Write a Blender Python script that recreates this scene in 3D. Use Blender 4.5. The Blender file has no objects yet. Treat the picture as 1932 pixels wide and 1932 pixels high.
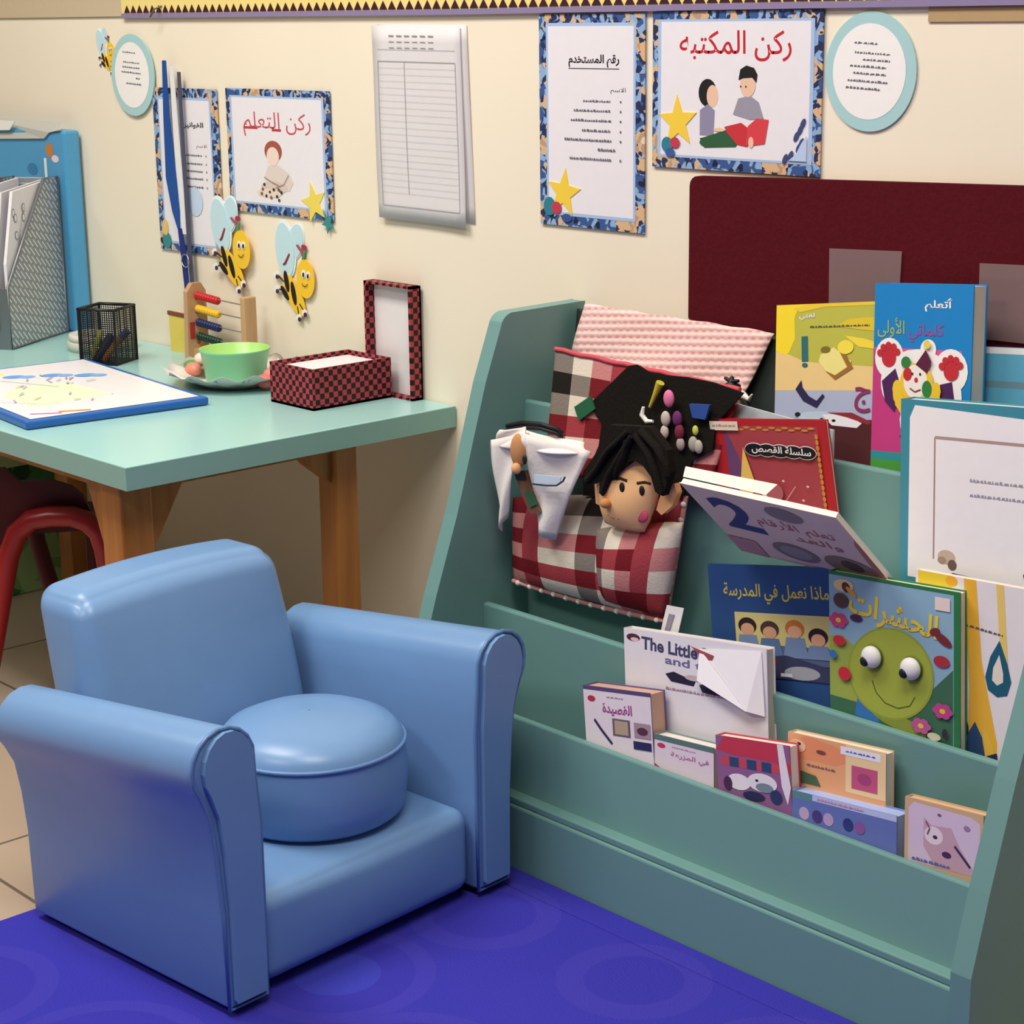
import bpy, math, random
from mathutils import Vector, Matrix
random.seed(7)
S = bpy.context.scene
COL = S.collection

# ------------------------------------------------------------------ camera
FPX, PITCH, YAW, ROLL = 3652.77, 0.252, -0.832, -0.013
CAM = Vector((0.0, -1.977, 1.144))
_fw = Vector((math.sin(YAW)*math.cos(PITCH), math.cos(YAW)*math.cos(PITCH), -math.sin(PITCH)))
_r0 = Vector((math.cos(YAW), -math.sin(YAW), 0)); _u0 = _r0.cross(_fw)
_rt = _r0*math.cos(ROLL)+_u0*math.sin(ROLL); _up = -_r0*math.sin(ROLL)+_u0*math.cos(ROLL)
cd = bpy.data.cameras.new('camera'); cam = bpy.data.objects.new('camera', cd); COL.objects.link(cam)
cd.sensor_fit = 'HORIZONTAL'; cd.sensor_width = 36.0; cd.lens = 36.0*FPX/1932.0
cd.clip_start = 0.05; cd.clip_end = 50
m = Matrix((_rt, _up, -_fw)).transposed().to_4x4(); m.translation = CAM
cam.matrix_world = m
S.camera = cam

def at(x, y, Y=None, z=None, X=None):
    """point of the room seen at pixel x,y of the photo, on a known wall-parallel / level / side plane"""
    d = _fw+_rt*((x-966)/FPX)-_up*((y-966)/FPX)
    t = (Y-CAM.y)/d.y if Y is not None else ((z-CAM.z)/d.z if z is not None else (X-CAM.x)/d.x)
    return CAM+d*t

# ------------------------------------------------------------------ world, lights, exposure
w = bpy.data.worlds.new('world'); S.world = w; w.use_nodes = True
w.node_tree.nodes['Background'].inputs[0].default_value = (1.0, 0.96, 0.9, 1)
w.node_tree.nodes['Background'].inputs[1].default_value = 0.3
def area(name, loc, rot, sx, sy, power, col):
    l = bpy.data.lights.new(name, 'AREA'); l.shape = 'RECTANGLE'; l.size = sx; l.size_y = sy; l.energy = power; l.color = col
    o = bpy.data.objects.new(name, l); o.location = loc; o.rotation_euler = rot; COL.objects.link(o); return o
WARM = (1.0, 0.94, 0.86)
area('ceiling_panel_light', (-2.6, -1.25, 2.66), (0, 0, 0), 1.2, 0.6, 38, WARM)
area('ceiling_panel_light', (-0.8, -1.3, 2.66), (0, 0, 0), 1.2, 0.6, 30, WARM)
area('ceiling_panel_light', (-1.8, -3.0, 2.66), (0, 0, 0), 1.2, 0.6, 26, WARM)
area('ceiling_panel_light', (-4.3, -1.8, 2.66), (0, 0, 0), 0.6, 0.6, 9, WARM)
S.view_settings.view_transform = 'Standard'; S.view_settings.look = 'None'
S.view_settings.gamma = 1; S.view_settings.use_curve_mapping = False
S.view_settings.exposure = 0.32

# ------------------------------------------------------------------ materials
def lin(h):
    if isinstance(h, str):
        h = h.lstrip('#'); h = tuple(int(h[i:i+2], 16) for i in (0, 2, 4))
    f = lambda c: c/12.92 if c <= .04045 else ((c+.055)/1.055)**2.4
    return tuple(f(c/255.) for c in h)+(1.0,)
MC = {}
def mat(h, rough=.6, spec=.35, noise=0.0, bump=0.0, scale=60, metal=0.0, alpha=None, name=None, coat=0, trans=0):
    key = (str(h), rough, spec, noise, bump, scale, metal, alpha, coat, trans)
    if key in MC: return MC[key]
    m = bpy.data.materials.new(name or 'paint'); m.use_nodes = True; nt = m.node_tree; b = nt.nodes['Principled BSDF']
    b.inputs['Base Color'].default_value = lin(h); b.inputs['Roughness'].default_value = rough
    b.inputs['Specular IOR Level'].default_value = spec; b.inputs['Metallic'].default_value = metal
    b.inputs['Coat Weight'].default_value = coat; b.inputs['Transmission Weight'].default_value = trans
    if alpha is not None: b.inputs['Alpha'].default_value = alpha
    tc = nt.nodes.new('ShaderNodeTexCoord'); nz = nt.nodes.new('ShaderNodeTexNoise')
    nz.inputs['Scale'].default_value = scale; nz.inputs['Detail'].default_value = 4
    nt.links.new(tc.outputs['Object'], nz.inputs['Vector'])
    if noise or not bump:
        n_ = noise or .04
        mx = nt.nodes.new('ShaderNodeMix'); mx.data_type = 'RGBA'; mx.blend_type = 'MULTIPLY'; mx.inputs[0].default_value = 1.0
        cr = nt.nodes.new('ShaderNodeMapRange'); cr.inputs['To Min'].default_value = 1-n_; cr.inputs['To Max'].default_value = 1+n_*.5
        nt.links.new(nz.outputs['Fac'], cr.inputs['Value'])
        mx.inputs[6].default_value = lin(h); nt.links.new(cr.outputs[0], mx.inputs[7]); nt.links.new(mx.outputs[2], b.inputs['Base Color'])
    if bump:
        bp = nt.nodes.new('ShaderNodeBump'); bp.inputs['Strength'].default_value = bump; bp.inputs['Distance'].default_value = .002
        nt.links.new(nz.outputs['Fac'], bp.inputs['Height']); nt.links.new(bp.outputs['Normal'], b.inputs['Normal'])
    MC[key] = m
    return m
def nodes(name, rough=.6, spec=.3):
    m = bpy.data.materials.new(name); m.use_nodes = True; nt = m.node_tree; b = nt.nodes['Principled BSDF']
    b.inputs['Roughness'].default_value = rough; b.inputs['Specular IOR Level'].default_value = spec
    tc = nt.nodes.new('ShaderNodeTexCoord')
    return m, nt, b, tc
def ramp(nt, stops, interp='LINEAR'):
    r = nt.nodes.new('ShaderNodeValToRGB'); r.color_ramp.interpolation = interp; e = r.color_ramp.elements
    while len(e) < len(stops): e.new(.5)
    for i, (p, c) in enumerate(stops): e[i].position = p; e[i].color = lin(c)
    return r
def wood(name, c1, c2, rot=(0, 0, 0), rough=.38):
    m, nt, b, tc = nodes(name, rough, .4)
    mp = nt.nodes.new('ShaderNodeMapping'); mp.inputs['Scale'].default_value = (28, 28, 2.2); mp.inputs['Rotation'].default_value = rot
    n = nt.nodes.new('ShaderNodeTexNoise'); n.inputs['Scale'].default_value = 1.6; n.inputs['Detail'].default_value = 6; n.inputs['Distortion'].default_value = .6
    r = ramp(nt, [(.3, c1), (.7, c2)])
    nt.links.new(tc.outputs['Object'], mp.inputs[0]); nt.links.new(mp.outputs[0], n.inputs['Vector']); nt.links.new(n.outputs['Fac'], r.inputs[0]); nt.links.new(r.outputs[0], b.inputs['Base Color'])
    return m
def checker(name, c1, c2, scale, off=(.0013, .0017, .0011), rough=.5):
    m, nt, b, tc = nodes(name, rough)
    mp = nt.nodes.new('ShaderNodeMapping'); mp.inputs['Location'].default_value = off
    k = nt.nodes.new('ShaderNodeTexChecker'); k.inputs['Scale'].default_value = scale
    k.inputs['Color1'].default_value = lin(c1); k.inputs['Color2'].default_value = lin(c2)
    nt.links.new(tc.outputs['Object'], mp.inputs[0]); nt.links.new(mp.outputs[0], k.inputs['Vector']); nt.links.new(k.outputs[0], b.inputs['Base Color'])
    return m
def mosaic(name, stops, scale=70):
    m, nt, b, tc = nodes(name, .45)
    v = nt.nodes.new('ShaderNodeTexVoronoi'); v.inputs['Scale'].default_value = scale
    n2 = nt.nodes.new('ShaderNodeTexNoise'); n2.inputs['Scale'].default_value = scale*.22; n2.inputs['Detail'].default_value = 1
    sp = nt.nodes.new('ShaderNodeSeparateColor'); ad = nt.nodes.new('ShaderNodeMath'); ad.operation = 'MULTIPLY_ADD'; ad.inputs[1].default_value = .38
    r = ramp(nt, stops, 'CONSTANT')
    nt.links.new(tc.outputs['Object'], v.inputs['Vector']); nt.links.new(tc.outputs['Object'], n2.inputs['Vector'])
    nt.links.new(v.outputs['Color'], sp.inputs[0]); nt.links.new(sp.outputs[0], ad.inputs[0])
    mr = nt.nodes.new('ShaderNodeMapRange'); mr.inputs['From Min'].default_value = .3; mr.inputs['From Max'].default_value = .7; mr.inputs['To Max'].default_value = .62
    nt.links.new(n2.outputs['Fac'], mr.inputs['Value']); nt.links.new(mr.outputs[0], ad.inputs[2]); nt.links.new(ad.outputs[0], r.inputs[0]); nt.links.new(r.outputs[0], b.inputs['Base Color'])
    return m

# ------------------------------------------------------------------ mesh builder
WL = {}
class MB:
    def __init__(s): s.v = []; s.f = []; s.m = []; s.sm = []; s.mats = []; s.M = Matrix.Identity(4)
    def mi(s, m):
        if m not in s.mats: s.mats.append(m)
        return s.mats.index(m)
    def add(s, vs, fs, m, smooth=False):
        b = len(s.v); i = s.mi(m); flip = s.M.determinant() < 0
        s.v += [s.M @ Vector(p) for p in vs]
        for f in fs:
            f = [b+k for k in f]; s.f.append(f[::-1] if flip else f); s.m.append(i); s.sm.append(smooth)
        return s
    def box(s, x0, x1, y0, y1, z0, z1, m):
        return s.add([(x0,y0,z0),(x1,y0,z0),(x1,y1,z0),(x0,y1,z0),(x0,y0,z1),(x1,y0,z1),(x1,y1,z1),(x0,y1,z1)],
            [(3,2,1,0),(4,5,6,7),(0,1,5,4),(1,2,6,5),(2,3,7,6),(3,0,4,7)], m)
    def prism(s, pts, d, m, smooth=False, mcap=None):
        """closed polygon of 3D points, extruded by vector d"""
        n = len(pts); d = Vector(d); A = [Vector(p) for p in pts]; B = [p+d for p in A]
        nrm = Vector((0,0,0))
        for i in range(n): nrm += A[i].cross(A[(i+1) % n])
        r = range(n)
        if nrm.dot(d) > 0:
            s.add(A+B, [tuple(reversed(r)), tuple(n+i for i in r)], mcap or m)
            s.add(A+B, [(i, (i+1) % n, n+(i+1) % n, n+i) for i in r], m, smooth)
        else:
            s.add(A+B, [tuple(r), tuple(n+i for i in reversed(r))], mcap or m)
            s.add(A+B, [((i+1) % n, i, n+i, n+(i+1) % n) for i in r], m, smooth)
        return s
    def poly(s, pts, m): return s.add(pts, [tuple(range(len(pts)))], m)
    def lathe(s, prof, m, c=(0, 0, 0), n=40, smooth=True, wav=None):
        vs = []; fs = []; k = len(prof)
        for i in range(n):
            a = 2*math.pi*i/n
            for j, (r, z) in enumerate(prof):
                if wav: r, z = wav(r, z, a, j)
                vs.append((c[0]+r*math.cos(a), c[1]+r*math.sin(a), c[2]+z))
        for i in range(n):
            for j in range(k-1):
                a = i*k+j; b = ((i+1) % n)*k+j; fs.append((a, b, b+1, a+1))
        return s.add(vs, fs, m, smooth)
    def tube(s, pts, r, m, n=8, closed=False, cap=True, r2=None):
        P = [Vector(p) for p in pts]; k = len(P); vs = []; fs = []
        ref = Vector((0, 0, 1))
        for i, p in enumerate(P):
            t = (P[(i+1) % k]-P[i-1]) if closed else (P[min(i+1, k-1)]-P[max(i-1, 0)])
            t.normalize()
            if abs(t.dot(ref)) > .97: ref = Vector((1, 0, 0)) if abs(t.x) < .9 else Vector((0, 1, 0))
            a = t.cross(ref).normalized(); b = t.cross(a).normalized(); ref = -b if i == 0 else -b
            rr = r[i] if isinstance(r, (list, tuple)) else r
            for j in range(n):
                q = 2*math.pi*j/n; vs.append(p+a*rr*math.cos(q)+b*(r2 or rr)*math.sin(q))
        for i in range(k if closed else k-1):
            for j in range(n):
                a = i*n+j; b = i*n+(j+1) % n; c = ((i+1) % k)*n+(j+1) % n; d = ((i+1) % k)*n+j; fs.append((a, b, c, d))
        s.add(vs, fs, m, True)
        if cap and not closed: s.add(vs[:n], [tuple(range(n))[::-1]], m); s.add(vs[-n:], [tuple(range(n))], m)
        return s
    def ball(s, c, r, m, n=20, k=12):
        r = r if isinstance(r, (tuple, list)) else (r, r, r); vs = []; fs = []
        for i in range(k+1):
            a = math.pi*i/k
            for j in range(n):
                b = 2*math.pi*j/n; vs.append((c[0]+r[0]*math.sin(a)*math.cos(b), c[1]+r[1]*math.sin(a)*math.sin(b), c[2]+r[2]*math.cos(a)))
        for i in range(k):
            for j in range(n): fs.append((i*n+j, (i+1)*n+j, (i+1)*n+(j+1) % n, i*n+(j+1) % n))
        return s.add(vs, fs, m, True)
    def grid(s, fn, nu, nv, mf, thick=None, smooth=True):
        vs = [fn(i/nu, j/nv) for j in range(nv+1) for i in range(nu+1)]
        b = len(s.v); s.v += [s.M @ Vector(p) for p in vs]
        for j in range(nv):
            for i in range(nu):
                a = b+j*(nu+1)+i
                s.f.append((a, a+1, a+nu+2, a+nu+1)); s.m.append(s.mi(mf(i, j) if callable(mf) else mf)); s.sm.append(smooth)
        return s
    def build(s, name, parent=None, bevel=0, seg=2, origin=None, solid=0, sub=0, merge=False, weld=False):
        me = bpy.data.meshes.new(name)
        if parent is not None: o0 = WL[parent.name]
        elif origin is not None: o0 = Vector(origin)
        else:
            xs = [p.x for p in s.v]; ys = [p.y for p in s.v]; zs = [p.z for p in s.v]
            o0 = Vector(((min(xs)+max(xs))/2, (min(ys)+max(ys))/2, min(zs)))
        me.from_pydata([p-o0 for p in s.v], [], s.f)
        for mm in s.mats: me.materials.append(mm)
        me.polygons.foreach_set('material_index', s.m); me.polygons.foreach_set('use_smooth', s.sm); me.update()
        o = bpy.data.objects.new(name, me); COL.objects.link(o)
        if parent is not None: o.parent = parent
        else: o.location = o0
        WL[o.name] = o0
        if weld:
            k = o.modifiers.new('weld', 'WELD'); k.merge_threshold = .0002
        if solid:
            k = o.modifiers.new('thick', 'SOLIDIFY'); k.thickness = solid; k.offset = -1
        if bevel:
            k = o.modifiers.new('bevel', 'BEVEL'); k.width = bevel; k.segments = seg; k.limit_method = 'ANGLE'; k.angle_limit = .6; k.harden_normals = False
        if sub:
            k = o.modifiers.new('sub', 'SUBSURF'); k.levels = sub; k.render_levels = sub
        return o
def tag(o, label=None, cat=None, group=None, kind=None):
    for a, b in (('label', label), ('category', cat), ('group', group), ('kind', kind)):
        if b: o[a] = b
    return o
def thing(name, loc, label, cat, group=None):
    o = bpy.data.objects.new(name, None); COL.objects.link(o); o.location = loc; o.empty_display_size = .05; WL[o.name] = Vector(loc)
    return tag(o, label, cat, group)

# ------------------------------------------------------------------ arabic lettering
AR = {'ا': (0xFE8D, 0), 'أ': (0xFE83, 0), 'ب': (0xFE8F, 1), 'ة': (0xFE93, 0), 'ت': (0xFE95, 1), 'ث': (0xFE99, 1), 'ج': (0xFE9D, 1), 'ح': (0xFEA1, 1), 'خ': (0xFEA5, 1),
      'د': (0xFEA9, 0), 'ذ': (0xFEAB, 0), 'ر': (0xFEAD, 0), 'ز': (0xFEAF, 0), 'س': (0xFEB1, 1), 'ش': (0xFEB5, 1), 'ص': (0xFEB9, 1), 'ض': (0xFEBD, 1), 'ط': (0xFEC1, 1),
      'ع': (0xFEC9, 1), 'غ': (0xFECD, 1), 'ف': (0xFED1, 1), 'ق': (0xFED5, 1), 'ك': (0xFED9, 1), 'ل': (0xFEDD, 1), 'م': (0xFEE1, 1), 'ن': (0xFEE5, 1), 'ه': (0xFEE9, 1),
      'و': (0xFEED, 0), 'ى': (0xFEEF, 0), 'ي': (0xFEF1, 1)}
def shape(t):
    out = []; i = 0; prev = False
    while i < len(t):
        c = t[i]
        if c not in AR: out.append(c); prev = False; i += 1; continue
        if c == 'ل' and i+1 < len(t) and t[i+1] in 'اأ':
            base = 0xFEFB if t[i+1] == 'ا' else 0xFEF7
            out.append(chr(base+(1 if prev else 0))); prev = False; i += 2; continue
        b, dual = AR[c]; nxt = i+1 < len(t) and t[i+1] in AR
        if dual: form = (3 if prev else 2) if nxt else (1 if prev else 0)
        else: form = 1 if prev else 0
        out.append(chr(b+form)); prev = bool(dual); i += 1
    return ''.join(reversed(out))
TC = {}
def glyphs(t, bold=0.0):
    if (t, bold) in TC: return TC[(t, bold)]
    c = bpy.data.curves.new('lettering', 'FONT'); c.body = t; c.size = 1; c.resolution_u = 3; c.offset = bold
    o = bpy.data.objects.new('lettering', c); COL.objects.link(o)
    dg = bpy.context.evaluated_depsgraph_get(); me = bpy.data.meshes.new_from_object(o.evaluated_get(dg))
    vs = [(v.co.x, v.co.y) for v in me.vertices]; fs = [tuple(p.vertices) for p in me.polygons]
    bpy.data.objects.remove(o); bpy.data.curves.remove(c); bpy.data.meshes.remove(me)
    TC[(t, bold)] = (vs, fs); return vs, fs

class Art:
    """printed picture: flat shapes in a w x h rectangle, local u right, v up (metres)"""
    def __init__(s, mb, O, ux, uz, w, h, e=.0003):
        s.mb = mb; s.O = Vector(O); s.ux = Vector(ux).normalized(); s.uz = Vector(uz).normalized()
        s.n = s.ux.cross(s.uz).normalized()*1.0; s.w = w; s.h = h; s.e = e; s.k = 1
    def P(s, u, v): return s.O+s.ux*(u*s.w)+s.uz*(v*s.h)+s.n*(s.k*s.e)
    def poly(s, pts, c, raw=False):
        s.mb.poly([s.P(u, v) for u, v in pts], c if not isinstance(c, str) else mat(c)); s.k += .25; return s
    def rect(s, u0, v0, u1, v1, c): return s.poly([(u0, v0), (u1, v0), (u1, v1), (u0, v1)], c)
    def ell(s, u, v, ru, rv, c, n=20, a0=0, rot=0):
        q = []
        for i in range(n):
            a = 2*math.pi*i/n+a0; x = ru*s.w*math.cos(a); y = rv*s.h*math.sin(a)
            q.append((u+(x*math.cos(rot)-y*math.sin(rot))/s.w, v+(x*math.sin(rot)+y*math.cos(rot))/s.h))
        return s.poly(q, c)
    def star(s, u, v, r, c, rot=0, k=.42, n=5):
        """each point drawn as its own kite so the shape stays convex"""
        c = mat(c) if isinstance(c, str) else c
        R = lambda i, q: (u+r*q*math.cos(rot+math.pi/2+i*math.pi/n)/s.w, v+r*q*math.sin(rot+math.pi/2+i*math.pi/n)/s.h)
        for i in range(n): s.mb.poly([s.P(u, v), s.P(*R(2*i-1, k)), s.P(*R(2*i, 1)), s.P(*R(2*i+1, k))], c)
        s.k += .25; return s
    def line(s, pts, wd, c):
        c = mat(c) if isinstance(c, str) else c
        for (a, b), (d, e) in zip(pts, pts[1:]):
            dx = (d-a)*s.w; dy = (e-b)*s.h; L = math.hypot(dx, dy) or 1; nx = -dy/L*wd/2/s.w; ny = dx/L*wd/2/s.h
            s.mb.poly([s.P(a-nx, b-ny), s.P(d-nx, e-ny), s.P(d+nx, e+ny), s.P(a+nx, b+ny)], c)
        s.k += .25; return s
    def text(s, t, u0, v0, u1, v1, c, bold=0.0, rot=0.0, ar=True, lift=0):
        vs, fs = glyphs(shape(t) if ar else t, bold); c = mat(c) if isinstance(c, str) else c
        if not vs: return s
        x0 = min(p[0] for p in vs); x1 = max(p[0] for p in vs); y0 = min(p[1] for p in vs); y1 = max(p[1] for p in vs)
        sx = (u1-u0)/(x1-x0); sy = (v1-v0)/(y1-y0); cu = (u0+u1)/2; cv = (v0+v1)/2
        q = []
        for x, y in vs:
            a = (u0+(x-x0)*sx-cu)*s.w; b = (v0+(y-y0)*sy-cv)*s.h
            q.append(s.P(cu+(a*math.cos(rot)-b*math.sin(rot))/s.w, cv+(a*math.sin(rot)+b*math.cos(rot))/s.h))
        s.mb.add(q, fs, c); s.k += .25; return s
    def scrib(s, u0, u1, v, hh, c, gap=.25, slope=0):
        """a row of tiny unreadable print"""
        c = mat(c) if isinstance(c, str) else c; u = u0; 
        while u < u1:
            L = random.uniform(.012, .04)*(.2/max(s.w, .01)); L = min(L, u1-u); y = v+slope*(u-u0); j = random.uniform(-.15, .15)*hh
            s.mb.poly([s.P(u, y-hh*.35+j), s.P(u+L, y-hh*.35-j), s.P(u+L*.8, y+hh*.35+j), s.P(u+L*.2, y+hh*random.uniform(.2, .7))], c)
            u += L+random.uniform(.1, .5)*gap*.03*(.2/s.w)
        s.k += .25; return s

X0 = Vector((1, 0, 0)); Z0 = Vector((0, 0, 1))
def on_plane(px, py, p0, n):
    d = _fw+_rt*((px-966)/FPX)-_up*((py-966)/FPX); return CAM+d*((Vector(p0)-CAM).dot(n)/d.dot(n))
def fit(TL, TR, BL, y, lean=5.0, z=None, h=None, ww=None):
    """a flat rectangle standing on a wall-parallel plane (leaning back by lean degrees) from three photo corners"""
    L = math.radians(lean); z = z if z is not None else .5
    p0 = Vector((0, y, z)); n = Vector((0, -math.cos(L), math.sin(L)))
    def hit(p):
        d = _fw+_rt*((p[0]-966)/FPX)-_up*((p[1]-966)/FPX); return CAM+d*((p0-CAM).dot(n)/d.dot(n))
    a, b, c = hit(TL), hit(TR), hit(BL); e = n.cross(X0).normalized()      # in-plane 'up' is -e or e
    e = e if e.z > 0 else -e
    t1 = math.atan2((b-a).dot(e), (b-a).dot(X0)); t2 = math.atan2((c-a).dot(X0), -(c-a).dot(e)); t = (t1+t2)/2
    ux = X0*math.cos(t)+e*math.sin(t); uz = -X0*math.sin(t)+e*math.cos(t)
    W = ww or (b-a).dot(ux); H = h or -(c-a).dot(uz)
    return a-uz*H, ux, uz, n, W, H

# ================================================================== SETTING
m_wall, nt, b, tc = nodes('cream_wall', .75, .2)
nz = nt.nodes.new('ShaderNodeTexNoise'); nz.inputs['Scale'].default_value = 1.7; nz.inputs['Detail'].default_value = 5
r_ = ramp(nt, [(.3, '#ece2cd'), (.7, '#f3e9d6')]); nt.links.new(tc.outputs['Object'], nz.inputs['Vector']); nt.links.new(nz.outputs['Fac'], r_.inputs[0]); nt.links.new(r_.outputs[0], b.inputs['Base Color'])
m_ceil = mat('#efe9dd', .9)
m_floor, nt, b, tc = nodes('floor_tile', .3, .4)
bk = nt.nodes.new('ShaderNodeTexBrick'); bk.offset = 0; bk.inputs['Scale'].default_value = 1; bk.inputs['Brick Width'].default_value = .4; bk.inputs['Row Height'].default_value = .4
bk.inputs['Mortar Size'].default_value = .003; bk.inputs['Color1'].default_value = lin('#b9a793'); bk.inputs['Color2'].default_value = lin('#b3a08d'); bk.inputs['Mortar'].default_value = lin('#6e6258')
nt.links.new(tc.outputs['Object'], bk.inputs['Vector']); nt.links.new(bk.outputs['Color'], b.inputs['Base Color'])
RX0, RX1, RY = -5.6, 3.2, -6.5
m_far = mat('#a59c8c', .9)
def slab(name, a): 
    mb = MB(); mb.box(*a[:6], a[6]); return tag(mb.build(name, origin=((a[0]+a[1])/2, (a[2]+a[3])/2, a[4])), kind='structure')
slab('floor', (RX0-.1, RX1+.1, RY-.1, .1, -.1, 0, m_floor))
slab('wall_back', (RX0-.1, RX1+.1, 0, .1, 0, 2.7, m_wall))
slab('wall_left', (RX0-.1, RX0, RY, 0, 0, 2.7, m_far))
slab('wall_right', (RX1, RX1+.1, RY, 0, 0, 2.7, m_far))
slab('wall_front', (RX0-.1, RX1+.1, RY-.1, RY, 0, 2.7, m_far))
slab('ceiling', (RX0-.1, RX1+.1, RY-.1, .1, 2.7, 2.8, m_ceil))

# floor rug
m_rug, nt, b, tc = nodes('rug_pile', .95, .1)
vo = nt.nodes.new('ShaderNodeTexVoronoi'); vo.inputs['Scale'].default_value = 3.4; vo.inputs['Randomness'].default_value = .35
rr_ = ramp(nt, [(0, '#3b3fae'), (.22, '#3b3fae'), (.24, '#3835a4'), (.34, '#3835a4'), (.36, '#3e3aa8'), (.42, '#3e3aa8'), (.44, '#3836a6')], 'CONSTANT')
nt.links.new(tc.outputs['Object'], vo.inputs['Vector']); nt.links.new(vo.outputs['Distance'], rr_.inputs[0]); nt.links.new(rr_.outputs[0], b.inputs['Base Color'])
n3 = nt.nodes.new('ShaderNodeTexNoise'); n3.inputs['Scale'].default_value = 260; nt.links.new(tc.outputs['Object'], n3.inputs['Vector'])
bp = nt.nodes.new('ShaderNodeBump'); bp.inputs['Strength'].default_value = .5; bp.inputs['Distance'].default_value = .003; nt.links.new(n3.outputs['Fac'], bp.inputs['Height']); nt.links.new(bp.outputs['Normal'], b.inputs['Normal'])
mb = MB(); mb.box(-2.165, .3, -2.4, -.3695, .0005, .008, m_rug); mb.box(-1.997, -1.083, -.3695, -.3255, .0005, .008, m_rug)
tag(mb.build('rug', bevel=.003), 'blue violet patterned rug under the blue armchair, in front of the bookshelf', 'rug')

# ================================================================== WALL PAPERS
m_mos = mosaic('mosaic_border', [(0, '#1e2544'), (.2, '#3c5a94'), (.38, '#8fb0d6'), (.5, '#2c3358'), (.62, '#d8b48c'), (.8, '#b89a80'), (.93, '#e6d3b8')], 95)
m_pap = mat('#ece9f0', .35, .4); m_blue_edge = mat('#a9c4ea', .4); m_ink = mat('#1b1b22', .5); m_red = mat('#c22733', .5)
m_yel = mat('#f3cf45', .5); m_white = mat('#f4f2f2', .5)
def poster(name, x, ztop, wd, ht, label, inner, tilt=0.0, off=.004):
    t = thing(name, (x+wd/2, -off, ztop-ht), label, 'poster')
    R = Matrix.Translation((x+wd/2, 0, ztop-ht/2)) @ Matrix.Rotation(tilt, 4, 'Y') @ Matrix.Translation((-x-wd/2, 0, -ztop+ht/2))
    mb = MB(); mb.M = R; mb.box(x, x+wd, -off, -off+.0018, ztop-ht, ztop, m_mos); mb.build('border', t)
    mb = MB(); mb.M = R; a = Art(mb, (x, -off, ztop-ht), X0, Z0, wd, ht)
    l, bt, r, tp = inner
    a.rect(l-.02, bt-.015, r+.02, tp+.015, m_blue_edge); a.rect(l, bt, r, tp, m_pap)
    return t, mb, a, R
def star_part(t, R, x, z, r, c, rot, y, name='star_sticker'):
    mb = MB(); mb.M = R; q = []
    for i in range(10):
        rr = r if i % 2 == 0 else r*.42; an = math.pi/2+rot+i*math.pi/5; q.append((x+rr*math.cos(an), y, z+rr*math.sin(an)))
    A = q; B = [(p[0], y+.0012, p[2]) for p in q]
    c_ = mat(c); mb.add([(x, y, z)]+A, [(0, 1+i, 1+(i+1) % 10) for i in range(10)], c_); mb.add(A+B, [(i, 10+i, 10+(i+1) % 10, (i+1) % 10) for i in range(10)], c_)
    return mb.build(name, t)

# big title poster
bx, bz, bw, bh = -1.869, 1.144, .2928, .207
t, mb, a, R = poster('reading_poster', bx, bz, bw, bh, 'large landscape poster with red heading and two children reading above the maroon board', (.055, .085, .935, .935))
a.text('ركن المكتبه', .17, .69, .83, .88, m_red, bold=.008)
a.ell(.345, .49, .055, .088, '#17171c'); a.ell(.375, .47, .035, .07, '#eac4a8'); a.poly([(.30, .22), (.385, .22), (.39, .38), (.35, .42), (.30, .38)], '#8d8aa8')
a.poly([(.30, .2), (.33, .14), (.52, .155), (.55, .22), (.46, .26), (.33, .21)], '#2e5c3c'); a.ell(.345, .175, .045, .03, '#2e5c3c')
a.poly([(.5, .36), (.53, .46), (.6, .48), (.65, .44), (.68, .34), (.6, .33)], '#9a96a8'); a.ell(.585, .545, .045, .075, '#eac4a8')
a.poly([(.53, .575), (.54, .64), (.575, .665), (.62, .65), (.64, .61), (.635, .56), (.61, .59), (.56, .585)], '#15151a')
a.poly([(.45, .28), (.55, .31), (.59, .28), (.59, .16), (.53, .17), (.47, .24)], '#c8323c'); a.poly([(.59, .29), (.64, .34), (.71, .335), (.69, .185), (.62, .17), (.58, .17)], '#d8404a')
a.ell(.61, .19, .015, .035, '#eac4a8'); a.ell(.42, .26, .035, .012, '#eac4a8')
a.ell(.545, .535, .004, .006, m_ink); a.ell(.575, .535, .004, .006, m_ink)
for u, v in ((.89, .28), (.905, .32), (.87, .24), (.885, .17), (.84, .12), (.81, .10), (.9, .2)):
    a.ell(u, v, .012, .035, '#3c4a7a', rot=-.5)
a.poly([(.83, .09), (.93, .09), (.93, .25), (.9, .2), (.87, .13)], '#b9cdf0')
a.ell(.10, .15, .035, .05, '#2c7f93'); a.ell(.15, .165, .03, .035, '#c23a52'); a.ell(.12, .1, .03, .03, '#3a5c9a')
mb.build('printed_sheet', t)
star_part(t, R, bx+bw*.165, bz-bh*.70, .036, '#f3cf45', .05, -.0055)
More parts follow.
